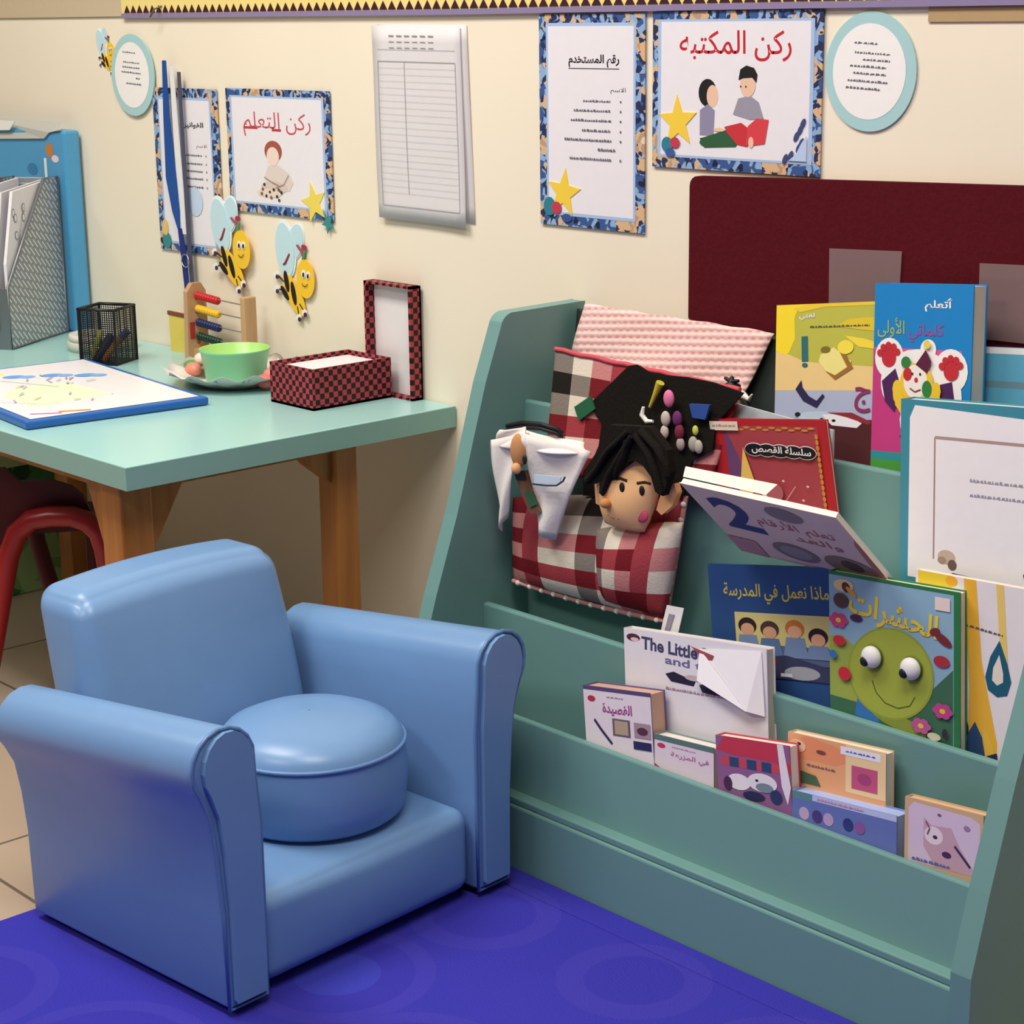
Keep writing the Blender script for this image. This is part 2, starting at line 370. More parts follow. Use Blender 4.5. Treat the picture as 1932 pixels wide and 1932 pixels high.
# first portrait poster
px_, pz, pw, ph = -2.095, 1.142, .211, .299
t, mb, a, R = poster('rules_poster', px_, pz, pw, ph, 'portrait poster with black title and yellow star, left of the children reading poster', (.09, .065, .90, .945))
a.text('رقم المستخدم', .29, .755, .77, .815, m_ink, bold=.03)
a.line([(.29, .75), (.77, .75)], .0012, m_ink)
a.text('الاسم', .69, .635, .83, .665, '#444450')
for i, (v, u0, u1) in enumerate([(.6, .43, .69), (.555, .34, .69), (.51, .31, .70), (.463, .42, .69), (.418, .25, .70), (.375, .57, .74), (.33, .30, .70)]):
    a.scrib(u0, u1, v, .013, '#666672'); 
    if i != 5: a.ell(.785, v, .008, .006, '#6a6a78', n=8)
a.ell(.10, .09, .06, .045, '#2c7f93'); a.ell(.17, .085, .05, .03, '#c23a52'); a.ell(.27, .04, .05, .02, '#39508c')
mb.build('printed_sheet', t)
star_part(t, R, px_+pw*.24, pz-ph*.84, .036, '#f3cf45', -.12, -.0055)
# small landscape poster on the left
sx, sz, sw, sh = -2.898, 1.024, .2997, .212
t, mb, a, R = poster('child_poster', sx, sz, sw, sh, 'landscape poster with thin red lettering and a seated child, above the bee cutouts', (.06, .085, .925, .93), tilt=.0)
a.text('ركن التعلم', .17, .62, .82, .82, '#c4505c'); a.rect(.17, .68, .31, .70, '#c23a46'); a.rect(.45, .67, .54, .69, '#c23a46')
a.ell(.455, .51, .085, .085, '#a4554a'); a.ell(.45, .47, .06, .075, '#eed9cc'); a.poly([(.36, .3), (.40, .39), (.5, .40), (.6, .34), (.64, .27), (.6, .2), (.4, .2)], '#e0d2cb')
a.ell(.455, .22, .13, .05, '#d8c6bd'); a.ell(.4, .17, .12, .035, '#e6d6c8')
for i in range(12): a.ell(.33+.2*random.random(), .12+.12*random.random(), .012, .014, random.choice(['#3a2f30', '#7a5a4a', '#54413c']), n=7)
a.line([(.36, .3), (.44, .26), (.5, .24)], .0012, '#8a6f66'); a.line([(.6, .33), (.55, .25), (.47, .22)], .0012, '#8a6f66')
mb.build('printed_sheet', t)
star_part(t, R, sx+sw*.83, sz-sh*.87, .036, '#ecd75e', .25, -.0055); star_part(t, R, sx+sw*.955, sz-sh*1.02, .018, '#3c8a8c', .5, -.0062, 'teal_star_sticker')
# narrow portrait poster behind the lanyard
nx, nz_, nw, nh = -3.135, 1.021, .209, .296
t, mb, a, R = poster('notes_poster', nx, nz_, nw, nh, 'portrait poster with list of notes, partly covered by the blue lanyard', (.10, .06, .88, .93))
a.text('القوانين', .44, .76, .78, .80, m_ink, bold=.03); a.text('الاسم', .66, .64, .82, .67, '#444450')
for v in (.6, .55, .505, .46, .41): a.scrib(.45, .74, v, .013, '#666672'); a.ell(.8, v, .008, .006, '#6a6a78', n=8)
a.ell(.6, .32, .12, .09, '#c3d7ef'); a.ell(.12, .06, .07, .05, '#3c8a8c'); a.ell(.1, .14, .05, .05, '#e6c070')
mb.build('printed_sheet', t)

# round / oval teal labels
def oval(name, cx, cz, rx, rz, label, rows, rot=0.0, y=-.003):
    t = thing(name, (cx, y, cz-rz), label, 'wall label')
    mb = MB(); n = 48
    q = [(cx+rx*math.cos(2*math.pi*i/n), y, cz+rz*math.sin(2*math.pi*i/n)) for i in range(n)]
    mb.prism(q, (0, .0018, 0), mat('#a9d2d6', .5)); mb.build('teal_ring', t)
    mb = MB(); a = Art(mb, (cx-rx, y, cz-rz), X0, Z0, 2*rx, 2*rz); a.ell(.49, .5, .40, .40, m_white, n=48)
    for (v, u0, u1) in rows: a.scrib(u0, u1, v, .022, '#6a6a76', slope=-.05)
    mb.build('white_centre', t); return t
oval('round_label', -1.503, 1.069, .0695, .0725, 'round teal edged white label with slanting print, right of the children reading poster',
     [(.74, .32, .58), (.66, .33, .72), (.6, .42, .72), (.55, .28, .68), (.49, .32, .68), (.43, .26, .70), (.37, .24, .62)])
oval('oval_label', -3.196, 1.042, .074, .0745, 'oval teal edged white label at upper left, beside a small bee', [(.78, .3, .6), (.66, .3, .68), (.6, .28, .68), (.54, .25, .70), (.46, .58, .68), (.40, .35, .70)], y=-.006)

# attendance sheets taped to the wall
t = thing('paper_sheets', (-2.37, -.003, .831), 'stack of curled white table sheets taped to the wall, between the posters', 'papers')
for k, (dx, dz, curl) in enumerate([(.012, .006, .004), (.0, .0, .010)]):
    mb = MB(); x0, x1, z0, z1 = -2.481+dx, -2.268+dx, .828+dz, 1.128+dz*.4
    def sh(u, v, x0=x0, x1=x1, z0=z0, z1=z1, curl=curl, k=k):
        vv = 1-v; y = -.002-.003*k-curl*(vv**2)*(.4+.6*u)-.004*math.sin(3*vv+2*u)*vv
        return Vector((x0+(x1-x0)*u+.012*vv, y, z0+(z1-z0)*v+(-.002)*u))
    mb.grid(sh, 8, 12, mat('#dfdcdf', .5)); o = mb.build('back_sheet' if k == 0 else 'front_sheet', t, solid=.0005)
mb = MB(); g = mat('#9d9ba2', .6)
def ln(u0, v0, u1, v1, wd=.0010, c=g):
    n = 10
    for i in range(n):
        a0 = sh(u0+(u1-u0)*i/n, v0+(v1-v0)*i/n); a1 = sh(u0+(u1-u0)*(i+1)/n, v0+(v1-v0)*(i+1)/n); d = (a1-a0).normalized(); pn = Vector((-d.z, 0, d.x))*wd/2; o_ = Vector((0, -.0010, 0))
        mb.poly([a0-pn+o_, a1-pn+o_, a1+pn+o_, a0+pn+o_], c)
ln(.06, .07, .94, .07); ln(.06, .07, .06, .82); ln(.94, .07, .94, .82); ln(.37, .14, .37, .82); ln(.06, .82, .94, .82); ln(.06, .88, .94, .88, .0006)
for j in range(20): ln(.06, .14+j*.034, .94, .14+j*.034, .0003)
for j in range(3):
    for i in range(6): ln(.2+i*.09, .95-.03*j, .26+i*.09, .95-.03*j, .0022 if j == 0 else .0012)
mb.build('printed_table', t)

# bees
def bee(x, z, s, label, y=-.004, flip=False, rot=0.0):
    t = thing('bee_cutout', (x, y, z-.06*s), label, 'wall decoration', 'bee cutouts on the wall')
    R = Matrix.Translation((x, 0, z)) @ Matrix.Rotation(rot, 4, 'Y') @ Matrix.Scale(s, 4)
    def el(mb, cx, cz, rx, rz, rt, c, yy, n=28):
        q = [(cx+rx*math.cos(a)*math.cos(rt)-rz*math.sin(a)*math.sin(rt), yy, cz+rx*math.cos(a)*math.sin(rt)+rz*math.sin(a)*math.cos(rt)) for a in [2*math.pi*i/n for i in range(n)]]
        mb.prism(q, (0, .0012, 0), c)
    W = mat('#c3e3ee', .35); Yl = mat('#f6c935', .5); K = mat('#1c1622', .5); Wh = mat('#eef3f4', .5); Pu = mat('#4b2352', .5)
    mb = MB(); mb.M = R
    el(mb, -.032, .028, .030, .052, .25, Wh, y+.0012); el(mb, -.006, .046, .024, .036, -.35, Wh, y+.0024)
    el(mb, -.033, .026, .027, .048, .25, W, y-.0002); el(mb, -.005, .046, .021, .033, -.35, W, y+.0011); mb.build('wings', t)
    mb = MB(); mb.M = R
    el(mb, .0, -.048, .044, .020, -.75, Yl, y-.0014)
    for cx, cz, rx in ((-.022, -.028, .019), (.0, -.045, .021)): el(mb, cx, cz, .0062, rx, .35, K, y-.0024)
    el(mb, -.026, -.05, .006, .016, .9, K, y-.002)
    mb.build('striped_body', t)
    mb = MB(); mb.M = R; el(mb, .034, -.012, .026, .034, .1, Yl, y-.003)
    for cx in (.029, .042): el(mb, cx, -.004, .0055, .007, 0, Wh, y-.0044); el(mb, cx+.001, -.005, .0025, .004, 0, K, y-.0052)
    a = Art(mb, (0, y-.0046, -.05), X0, Z0, .08, .08); a.line([(.33, .36), (.40, .31), (.48, .32), (.54, .39)], .0016, K)
    mb.build('face', t)
    mb = MB(); mb.M = R; c2 = mat('#a2364c', .5); Gn = mat('#4f9c62', .5)
    mb.tube([(.024, y, .02), (.016, y, .034), (.004, y-.001, .042)], .0022, c2, 6); mb.tube([(.022, y, .02), (.026, y, .035)], .003, Gn, 6); el(mb, .024, .042, .008, .0045, 0, c2, y-.001); mb.build('antenna', t); mb = MB(); mb.M = R
    mb.tube([(-.018, y, .022), (-.028, y-.001, .004), (-.034, y, .0)], .0022, c2, 6); mb.build('antenna', t)
    for (a1, b1), (a2, b2) in (((-.03, -.03), (-.052, -.022)), ((-.03, -.045), (-.05, -.048)), ((.012, -.066), (.018, -.084)), ((.018, -.06), (.034, -.072))):
        mb = MB(); mb.M = R; mb.tube([(a1, y-.001, b1), (a2, y-.001, b2)], .0016, K, 6); el(mb, a2, b2, .0075, .0055, .4, Wh, y-.003); el(mb, a2+.004, b2-.003, .0045, .004, .4, Pu, y-.004); mb.build('foot', t)
bee(-2.893, .757, 1.0, 'bee cutout with blue wings just under the seated child poster', y=-.010)
bee(-2.712, .724, .98, 'lower right bee cutout with blue wings, above the green bowl', rot=.12)
bee(-3.292, 1.088, .52, 'small yellow bee cutout tucked behind the oval teal label', rot=-.1, y=-.002)

# scalloped border at top
t = thing('border_trim', (-1.8, -.003, 1.14), 'yellow paper border with dark triangles and lilac edge along the wall top', 'border')
mb = MB(); zb = lambda x: 1.144+.006*max(0, (-2.3-x))+.004*math.sin((x+2.6)*1.1)
xs = [-3.22+i*.03 for i in range(78)]
for a_, b_ in zip(xs, xs[1:]): mb.prism([(a_, -.006, zb(a_)), (b_, -.006, zb(b_)), (b_, -.006, zb(b_)+.07), (a_, -.006, zb(a_)+.07)], (0, .003, 0), mat('#f0dc8a', .6))
mb.build('yellow_band', t)
mb = MB()
for a_, b_ in zip(xs, xs[1:]): mb.prism([(a_, -.0075, zb(a_)-.002), (b_, -.0075, zb(b_)-.002), (b_, -.0075, zb(b_)+.006), (a_, -.0075, zb(a_)+.006)], (0, .003, 0), mat('#8c7fa6', .6))
mb.build('lilac_edge', t)
mb = MB(); x = -3.21
while x < -.95:
    z = zb(x)+.007; mb.prism([(x, -.007, z), (x+.019, -.007, z), (x+.0095, -.007, z+.013)], (0, .001, 0), mat('#3a1526', .6)); x += .0215
mb.build('triangles', t)
mb = MB(); mb.box(-3.9, -3.2, -.004, -.001, 1.148, 1.215, mat('#c9b99c', .7)); tag(mb.build('wall_strip'), 'plain tan strip at the top left corner of the wall', 'border')  # flat tan band across the upper left of the wall
mb = MB(); mb.box(-1.42, -.9, -.0025, -.0005, 1.128, 1.16, mat('#b59a72', .7)); tag(mb.build('wall_strip'), 'brown paper strip under the triangle border at upper right', 'border')
mb = MB(); mb.tube([(-3.083, -.001, 1.166), (-3.086, -.02, 1.16), (-3.098, -.022, 1.146)], .0018, mat('#6d6256', .4, metal=.6), 8); tag(mb.build('wall_hook'), 'small bent metal hook in the wall under the border, above the lanyard', 'hook')

# lanyards
t = thing('lanyard', (-3.06, -.02, .62), 'blue and white ribbon lanyard hanging over the notes poster', 'lanyard')
def ribbon(pts, wd, c, name, y):
    mb = MB(); L = []
    for (x_, z_, w_) in pts: L.append((x_-w_/2, x_+w_/2, z_))
    for (a0, a1, za), (b0, b1, zb_) in zip(L, L[1:]): mb.prism([(a0, y, za), (a1, y, za), (b1, y, zb_), (b0, y, zb_)], (0, .0015, 0), c)
    return mb.build(name, t)
ribbon([(-3.068, 1.07, .012), (-3.07, .97, .020), (-3.066, .86, .034), (-3.056, .80, .024), (-3.05, .77, .008)], 0, mat('#1c4f9c', .4), 'blue_ribbon', -.018)
ribbon([(-3.048, 1.06, .012), (-3.044, .94, .018), (-3.04, .84, .020), (-3.036, .76, .014)], 0, mat('#e8e8ea', .4), 'white_ribbon', -.016)
ribbon([(-3.028, 1.05, .010), (-3.026, .9, .010), (-3.024, .74, .012), (-3.02, .64, .012)], 0, mat('#4c5068', .4), 'grey_ribbon', -.014)
ribbon([(-3.048, .77, .014), (-3.040, .72, .018), (-3.034, .64, .014)], 0, mat('#23307e', .4), 'lower_blue_ribbon', -.0165)
mb = MB(); mb.tube([(-3.03+.012*math.cos(a), -.02, .712+.012*math.sin(a)) for a in [i*math.pi/6 for i in range(12)]], .0012, mat('#b9bec4', .25, metal=.9), 6, closed=True); mb.build('ring', t)

# maroon board with pockets
t = thing('felt_board', (-1.3, -.01, .735), 'dark maroon fabric board on the wall behind the bookshelf', 'board')
mb = MB(); q = []
x0, x1, z0, z1, r = -1.79, -.85, .733, .925, .014
for cx, cz, a0 in ((x0+r, z1+.004-r, math.pi/2), (x0+.004, z0+.004, math.pi), ):
    for i in range(5): a = a0+i*math.pi/8; rr = r if cz > .8 else .004; q.append((cx+rr*math.cos(a), -.014, cz+rr*math.sin(a)))
q += [(x1, -.014, z0), (x1, -.014, z1+.03)]
mb.prism(q, (0, .012, 0), mat('#57161f', .95, .08, noise=.25, bump=.3, scale=180)); mb.build('fabric_panel', t, bevel=.003)
for i, (xa, xb) in enumerate(((-1.545, -1.438), (-1.32, -1.21))):
    mb = MB(); mb.prism([(xa, -.017, .76), (xb, -.017, .762), (xb+.003, -.017, .855), (xa-.002, -.017, .85)], (0, .0012, 0), mat('#a48a8c', .2, .5, alpha=.45)); mb.build('clear_pocket', t)

# ================================================================== TABLE
TX = -2.298; TY = -.609; TZ = .54
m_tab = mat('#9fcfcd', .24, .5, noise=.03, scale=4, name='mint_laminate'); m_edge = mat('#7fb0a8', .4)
m_leg = wood('varnished_pine', '#9c5f2c', '#b87a3c', rough=.3)
t = thing('table', (-3.1, -.3, 0), 'mint green topped wooden school table against the wall', 'table')
mb = MB(); mb.box(-4.0, TX-.0012, TY+.0012, -.002, TZ-.034, TZ, m_tab); mb.build('tabletop', t, bevel=.002)
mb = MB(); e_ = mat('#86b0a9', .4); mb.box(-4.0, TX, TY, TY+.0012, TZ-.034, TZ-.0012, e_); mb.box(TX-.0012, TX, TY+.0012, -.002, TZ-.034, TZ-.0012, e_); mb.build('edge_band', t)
def leg(x0, x1, y0, y1):
    mb = MB(); mb.box(x0, x1, y0, y1, 0, TZ-.034, m_leg); mb.build('leg', t, bevel=.004)
leg(-2.415, -2.36, -.585, -.53); leg(-2.405, -2.36, -.20, -.155); leg(-3.385, -3.335, -.125, -.08); leg(-3.385, -3.33, -.585, -.53)
mb = MB(); mb.box(-3.36, -2.385, -.575, -.555, TZ-.056, TZ-.034, m_leg); mb.build('front_apron', t)
mb = MB(); mb.box(-2.385, -2.367, -.53, -.2, TZ-.056, TZ-.034, m_leg); mb.build('side_apron', t)
mb = MB(); mb.box(-3.335, -2.405, -.185, -.165, TZ-.056, TZ-.034, m_leg); mb.build('back_apron', t)
def gus(pts, d):
    mb = MB(); mb.prism(pts, d, m_leg); mb.build('corner_brace', t, bevel=.002)
zt = TZ-.0345
gus([(-2.37, -.53, zt), (-2.37, -.46, zt), (-2.37, -.53, zt-.12)], (-.018, 0, 0))
gus([(-2.37, -.2, zt), (-2.37, -.275, zt), (-2.37, -.245, zt-.035), (-2.37, -.2, zt-.07)], (-.018, 0, 0))
gus([(-2.415, -.577, zt), (-2.47, -.577, zt), (-2.415, -.577, zt-.13)], (0, .018, 0))
gus([(-3.33, -.577, zt), (-3.27, -.577, zt), (-3.33, -.577, zt-.13)], (0, .018, 0))

# green leaf box under the table
t = thing('storage_box', (-3.8, -.1, 0), 'green leaf patterned box on the floor under the table', 'box')
m_leaf = mosaic('green_leaf_print', [(0, '#1f4a2a'), (.3, '#3c7a44'), (.55, '#79a860'), (.8, '#9bbd7e')], 26)
mb = MB(); mb.box(-4.15, -3.5, -.2, -.02, 0, .27, m_leaf); mb.build('box_body', t, bevel=.004)
mb = MB(); mb.box(-4.16, -3.49, -.205, -.015, .27, .30, mat('#a9c48c', .5)); mb.build('lid', t, bevel=.004)

# small red chair
m_pred = mat('#a11f26', .3, .5); m_pshade = mat('#4a1216', .45, .3)  # second red is the same plastic with the under-table shade put into its colour
t = thing('child_chair', (-2.8, -.4, 0), 'small red plastic chair tucked under the left side of the table', 'chair')
cn = Vector((-.72, .65, 0)).normalized(); C0 = at(100, 970, Y=-.45)
pl = lambda x_, y_, dd=0: on_plane(x_, y_, C0+cn*dd, cn)
def floorpt(a_, b_): # extend a leg down to the floor
    k = (a_.z-.002)/(a_.z-b_.z); return a_+(b_-a_)*k
mb = MB(); ap = [pl(*q) for q in ((-8, 1180), (4, 1110), (16, 1050), (32, 1005), (58, 981), (95, 974), (135, 974), (165, 984), (186, 1004), (197, 1035), (204, 1075))]
ap = [floorpt(ap[1], ap[0])]+ap+[floorpt(ap[-2], ap[-1])]
mb.tube(ap, [.019]*3+[.018]*9+[.017], m_pred, 12); mb.build('front_frame', t)
mb = MB(); a_, b_ = pl(70, 1020, .12), pl(96, 1105, .12); mb.tube([floorpt(a_, b_), b_, a_, pl(62, 975, .12)], .015, m_pshade, 10); mb.build('leg', t)
mb = MB(); a_, b_ = pl(178, 1020, .12), pl(182, 1105, .12); mb.tube([floorpt(a_, b_), b_, a_, pl(172, 985, .12)], .015, m_pshade, 10); mb.build('leg', t)
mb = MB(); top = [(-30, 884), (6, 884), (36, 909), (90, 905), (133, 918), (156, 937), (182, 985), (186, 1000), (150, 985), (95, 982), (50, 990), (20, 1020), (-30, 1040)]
mb.prism([pl(x_, y_, .02) for x_, y_ in top], cn*.012, m_pshade); mb.build('backrest', t, bevel=.003)
mb = MB(); mb.prism([pl(20, 1010, .03), pl(180, 1000, .03), pl(180, 1000, .03)+cn*.16, pl(20, 1010, .03)+cn*.16], (0, 0, .012), m_pshade); mb.build('seat', t, bevel=.003)

# ================================================================== ON THE TABLE
# wire magazine rack
d = Vector((-.528, .849, 0)).normalized(); sd = Vector((-d.y, d.x, 0)); sd = -sd if sd.x > 0 else sd
F0 = Vector((-3.312, -.232, TZ)); L = .217; WD = .095
m_rack, nt, b, tc = nodes('perforated_metal', .35, .5); b.inputs['Metallic'].default_value = .1
wv = nt.nodes.new('ShaderNodeTexBrick'); mp = nt.nodes.new('ShaderNodeMapping'); mp.inputs['Rotation'].default_value = (0, 0, 0)
# coordinates along the rack's side: distance along d and height
dp = nt.nodes.new('ShaderNodeVectorMath'); dp.operation = 'DOT_PRODUCT'; dp.inputs[1].default_value = tuple(d*.7+Vector((0, 0, .7)))
dq = nt.nodes.new('ShaderNodeVectorMath'); dq.operation = 'DOT_PRODUCT'; dq.inputs[1].default_value = tuple(-d*.7+Vector((0, 0, .7)))
cb = nt.nodes.new('ShaderNodeCombineXYZ'); nt.links.new(tc.outputs['Object'], dp.inputs[0]); nt.links.new(tc.outputs['Object'], dq.inputs[0])
nt.links.new(dq.outputs['Value'], cb.inputs[0]); nt.links.new(dp.outputs['Value'], cb.inputs[1]); nt.links.new(cb.outputs[0], wv.inputs['Vector'])
wv.inputs['Scale'].default_value = 1; wv.inputs['Brick Width'].default_value = .030; wv.inputs['Row Height'].default_value = .0095; wv.inputs['Mortar Size'].default_value = .0034
wv.inputs['Mortar Smooth'].default_value = 0
wv.inputs['Color1'].default_value = (0, 0, 0, 1); wv.inputs['Color2'].default_value = (0, 0, 0, 1); wv.inputs['Mortar'].default_value = (1, 1, 1, 1)
rk = ramp(nt, [(0, '#e4e6ea'), (1, '#8b9097')]); nt.links.new(wv.outputs['Fac'], rk.inputs[0]); nt.links.new(rk.outputs[0], b.inputs['Base Color'])
m_rim = mat('#80868c', .35, .5, metal=.6)
t = thing('magazine_rack', F0+d*.12+sd*.04, 'grey perforated metal magazine rack full of papers, at the left end of the table', 'rack')
prof = [(0, 0), (L, 0), (L, .305), (L-.055, .305), (0, .115)]
for k, off in enumerate((0, WD)):
    mb = MB(); mb.prism([F0+d*a_+sd*off+Vector((0, 0, c_)) for a_, c_ in prof], sd*.0015*(1 if k == 0 else -1), m_rack); mb.build('side_panel', t)
mb = MB()
for off in (0, WD):
    mb.tube([F0+d*a_+sd*off+Vector((0, 0, c_+.002)) for a_, c_ in prof], .003, m_rim, 6, closed=True)
mb.prism([F0+Vector((0, 0, 0)), F0+sd*WD, F0+sd*WD+Vector((0, 0, .115)), F0+Vector((0, 0, .115))], -d*.002, m_rim); mb.build('front_panel', t)
mb = MB(); mb.prism([F0+d*L, F0+d*L+sd*WD, F0+d*L+sd*WD+Vector((0, 0, .305)), F0+d*L+Vector((0, 0, .305))], -d*.002, m_rack); mb.build('back_panel', t)
mb = MB(); o_ = F0-d*.003+sd*.022+Vector((0, 0, .035)); mb.prism([o_, o_+sd*.05, o_+sd*.05+Z0*.055, o_+Z0*.055], -d*.003, mat('#5f6a70', .3, metal=.4)); o_ = o_-d*.0032+sd*.005+Z0*.006
mb.prism([o_, o_+sd*.04, o_+sd*.04+Z0*.043, o_+Z0*.043], -d*.0006, m_white); mb.build('label_holder', t)
for k in range(5):
    mb = MB(); off = .006+k*.018; hh = .285+.02*random.random(); sl = .02*random.random()
    p = [(.012, .003), (L-.01, .003), (L-.012, hh), (.035+sl, hh-.012), (.012, .16)]
    mb.prism([F0+d*a_+sd*off+Vector((0, 0, c_)) for a_, c_ in p], sd*.006, mat(['#e6e4ea', '#d9d8de', '#f0eef2', '#cfd2d8', '#e2e0e6'][k], .6))
    if k == 0:
        a = Art(mb, F0+d*.01+sd*(off-.0002), d, Z0, L-.02, .29); a.n = -sd
        for q in range(9): u, v = .12+.3*random.random(), .45+.45*random.random(); a.ell(u, v, .03, .03, '#8a8a94', n=10); a.ell(u, v, .022, .022, '#e6e4ea', n=10)
        a.line([(.15, .5), (.4, .9)], .0012, '#77777f'); a.line([(.2, .4), (.3, .75)], .0012, '#77777f')
    tag(mb.build('paper_sheaf'), ['sheaf of drawn papers at the near side of the perforated rack', 'second sheaf of white papers from the near side inside the perforated rack', 'middle sheaf of white papers inside the perforated rack',
        'fourth sheaf of grey white papers inside the perforated rack', 'innermost sheaf of papers at the far side of the perforated rack'][k], 'papers', 'papers in the magazine rack')

# blue case behind the rack
t = thing('blue_folder', (-3.55, -.03, TZ), 'tall bright blue folder case against the wall behind the magazine rack', 'folder')
mb = MB(); mb.box(-3.78, -3.40, -.042, -.006, TZ, .935, mat('#4f9fd0', .3, .5)); mb.build('case', t, bevel=.006)
mb = MB(); a = Art(mb, (-3.78, -.042, TZ), X0, Z0, .402, .395)
a.ell(.80, .90, .035, .035, '#c97f3e'); a.ell(.85, .86, .035, .018, '#e6d3e0'); a.rect(.74, .70, .765, .86, '#e9eef2'); a.ell(.62, .8, .05, .03, '#3d7fb2'); mb.build('printed_picture', t)
mb = MB(); mb.prism([(-3.79, -.046, .905), (-3.47, -.046, .918), (-3.45, -.046, .930), (-3.41, -.046, .936), (-3.42, -.03, .950), (-3.79, -.03, .952)], (0, .003, 0), mat('#c9cbc4', .3, .5, alpha=.85)); mb.build('clear_sleeve', t)
mb = MB(); mb.prism([(-3.72, -.050, .925), (-3.60, -.050, .93), (-3.575, -.050, .948), (-3.70, -.050, .948)], (0, .002, 0), mat('#f2f2ee', .5)); mb.build('white_note', t)

# tape rolls / clear tub
def ring(name, c, r, r0, h, m_, label, cat):
    mb = MB(); mb.lathe([(r0, 0), (r, 0), (r, h*.9), (r-.002, h), (r0+.002, h), (r0, h*.9), (r0, 0)], m_, c, 40, True); return tag(mb.build(name), label, cat)
ring('tape_roll', (-3.20, -.105, TZ), .064, .046, .018, mat('#cfcdc2', .35), 'wide pale tape roll lying behind the black mesh pen cup', 'tape')
ring('tape_roll', (-3.20, -.105, TZ+.0185), .061, .044, .012, mat('#dad8cc', .3), 'thin pale tape roll resting on the wide one behind the pen cup', 'tape')

# mesh pen cup
t = thing('pen_cup', (-3.063, -.172, TZ), 'black wire mesh pen cup on the mint table', 'pen cup')
ca = math.radians(45); CU = Matrix.Translation((-3.063, -.172, TZ)) @ Matrix.Rotation(math.radians(28), 4, 'Z')
mk = mat('#15151a', .4, .4); h_ = .0365; H_ = .100
mb = MB(); mb.M = CU
for s_ in (-1, 1):
    for i in range(17):
        p = -h_+i*2*h_/16
        mb.box(p-.0005, p+.0005, s_*h_-.0005, s_*h_+.0005, 0, H_, mk); mb.box(s_*h_-.0005, s_*h_+.0005, p-.0005, p+.0005, 0, H_, mk)
    for i in range(26):
        z = .002+i*.004
        mb.box(-h_, h_, s_*h_-.0005, s_*h_+.0005, z-.0005, z+.0005, mk); mb.box(s_*h_-.0005, s_*h_+.0005, -h_, h_, z-.0005, z+.0005, mk)
mb.build('mesh_wall', t)
mb = MB(); mb.M = CU; mb.tube([(-h_, -h_, H_), (h_, -h_, H_), (h_, h_, H_), (-h_, h_, H_)], .003, mk, 8, closed=True)
for sx_ in (-1, 1):
    for sy_ in (-1, 1): mb.tube([(sx_*h_, sy_*h_, 0), (sx_*h_, sy_*h_, H_)], .0022, mk, 8)
mb.build('rim', t)
mb = MB(); mb.M = CU; mb.box(-h_, h_, -h_, h_, 0, .003, mk); mb.build('base', t)
for k, (c_, p0, p1, r_2) in enumerate([('#2f4f9a', (-.02, .01, .006), (.03, .02, .055), .007), ('#c98a3a', (.0, -.02, .006), (.028, -.005, .045), .006), ('#b9bd4a', (-.03, -.01, .006), (-.02, .01, .055), .005), ('#232a55', (-.01, -.028, .006), (.008, .0, .05), .008)]):
    mb = MB(); mb.M = CU; mb.tube([p0, tuple((p0[i]+p1[i])/2 for i in range(3)), p1], r_2, mat(c_, .4), 10)
    tag(mb.build('marker'), ['blue marker lying slanted in the mesh pen cup', 'orange brown crayon in the mesh pen cup', 'yellow green crayon in the mesh pen cup', 'navy marker at the front of the mesh pen cup'][k], 'pen', 'pens in the mesh cup')

# blue rimmed activity board lying flat
A_ = at(395, 760, z=TZ+.004); B_ = at(50, 808, z=TZ+.004); Cc = at(155, 687, z=TZ+.004)
ux = (A_-B_); ux.z = 0; Wb = ux.length; ux.normalize(); uy = Vector((-ux.y, ux.x, 0)); Hb = (Cc-A_).dot(uy)
t = thing('activity_board', B_+ux*Wb/2+uy*Hb/2-Z0*.004, 'white activity board with blue rim lying on the front of the table', 'board')
Fb = Matrix.Translation((B_.x, B_.y, TZ)) @ Matrix(((ux.x, uy.x, 0, 0), (ux.y, uy.y, 0, 0), (0, 0, 1, 0), (0, 0, 0, 1)))
mb = MB(); mb.M = Fb; mb.box(0, Wb, 0, Hb, .0005, .014, mat('#1f62b4', .3, .5)); mb.build('blue_frame', t, bevel=.004, seg=3)
mb = MB(); a = Art(mb, Fb @ Vector((.012, .012, .0143)), ux, uy, Wb-.024, Hb-.024); a.rect(0, 0, 1, 1, mat('#eceaee', .3, .4))
a.poly([(.15, .18), (.65, .25), (.6, .55), (.3, .6), (.12, .45)], '#dbe9c6'); a.rect(.30, .86, .40, .92, '#f0e46a')
for u, v in ((.42, .8), (.62, .74), (.78, .66)): a.ell(u, v, .07, .035, '#5f9ae0', rot=-.35); a.ell(u+.06, v-.03, .05, .03, '#7aaae4', rot=-.3)
a.line([(.05, .08), (.2, .03)], .006, '#e87fc0'); a.line([(.2, .06), (.36, .02)], .007, '#f0a25a'); a.line([(.3, .75), (.5, .5)], .002, '#a8d49a')
for i in range(26): u, v = .1+.6*random.random(), .15+.6*random.random(); a.line([(u, v), (u+.07*random.random(), v+.07*random.random())], .003, random.choice(['#c9a0a8', '#9ab89a', '#b0a8c8', '#c8bca0', '#90909a']))
a.ell(.12, .75, .04, .04, '#f0c0b0'); a.line([(.05, .35), (.2, .22), (.3, .2)], .002, '#b8b8c0')
mb.build('writing_surface', t)

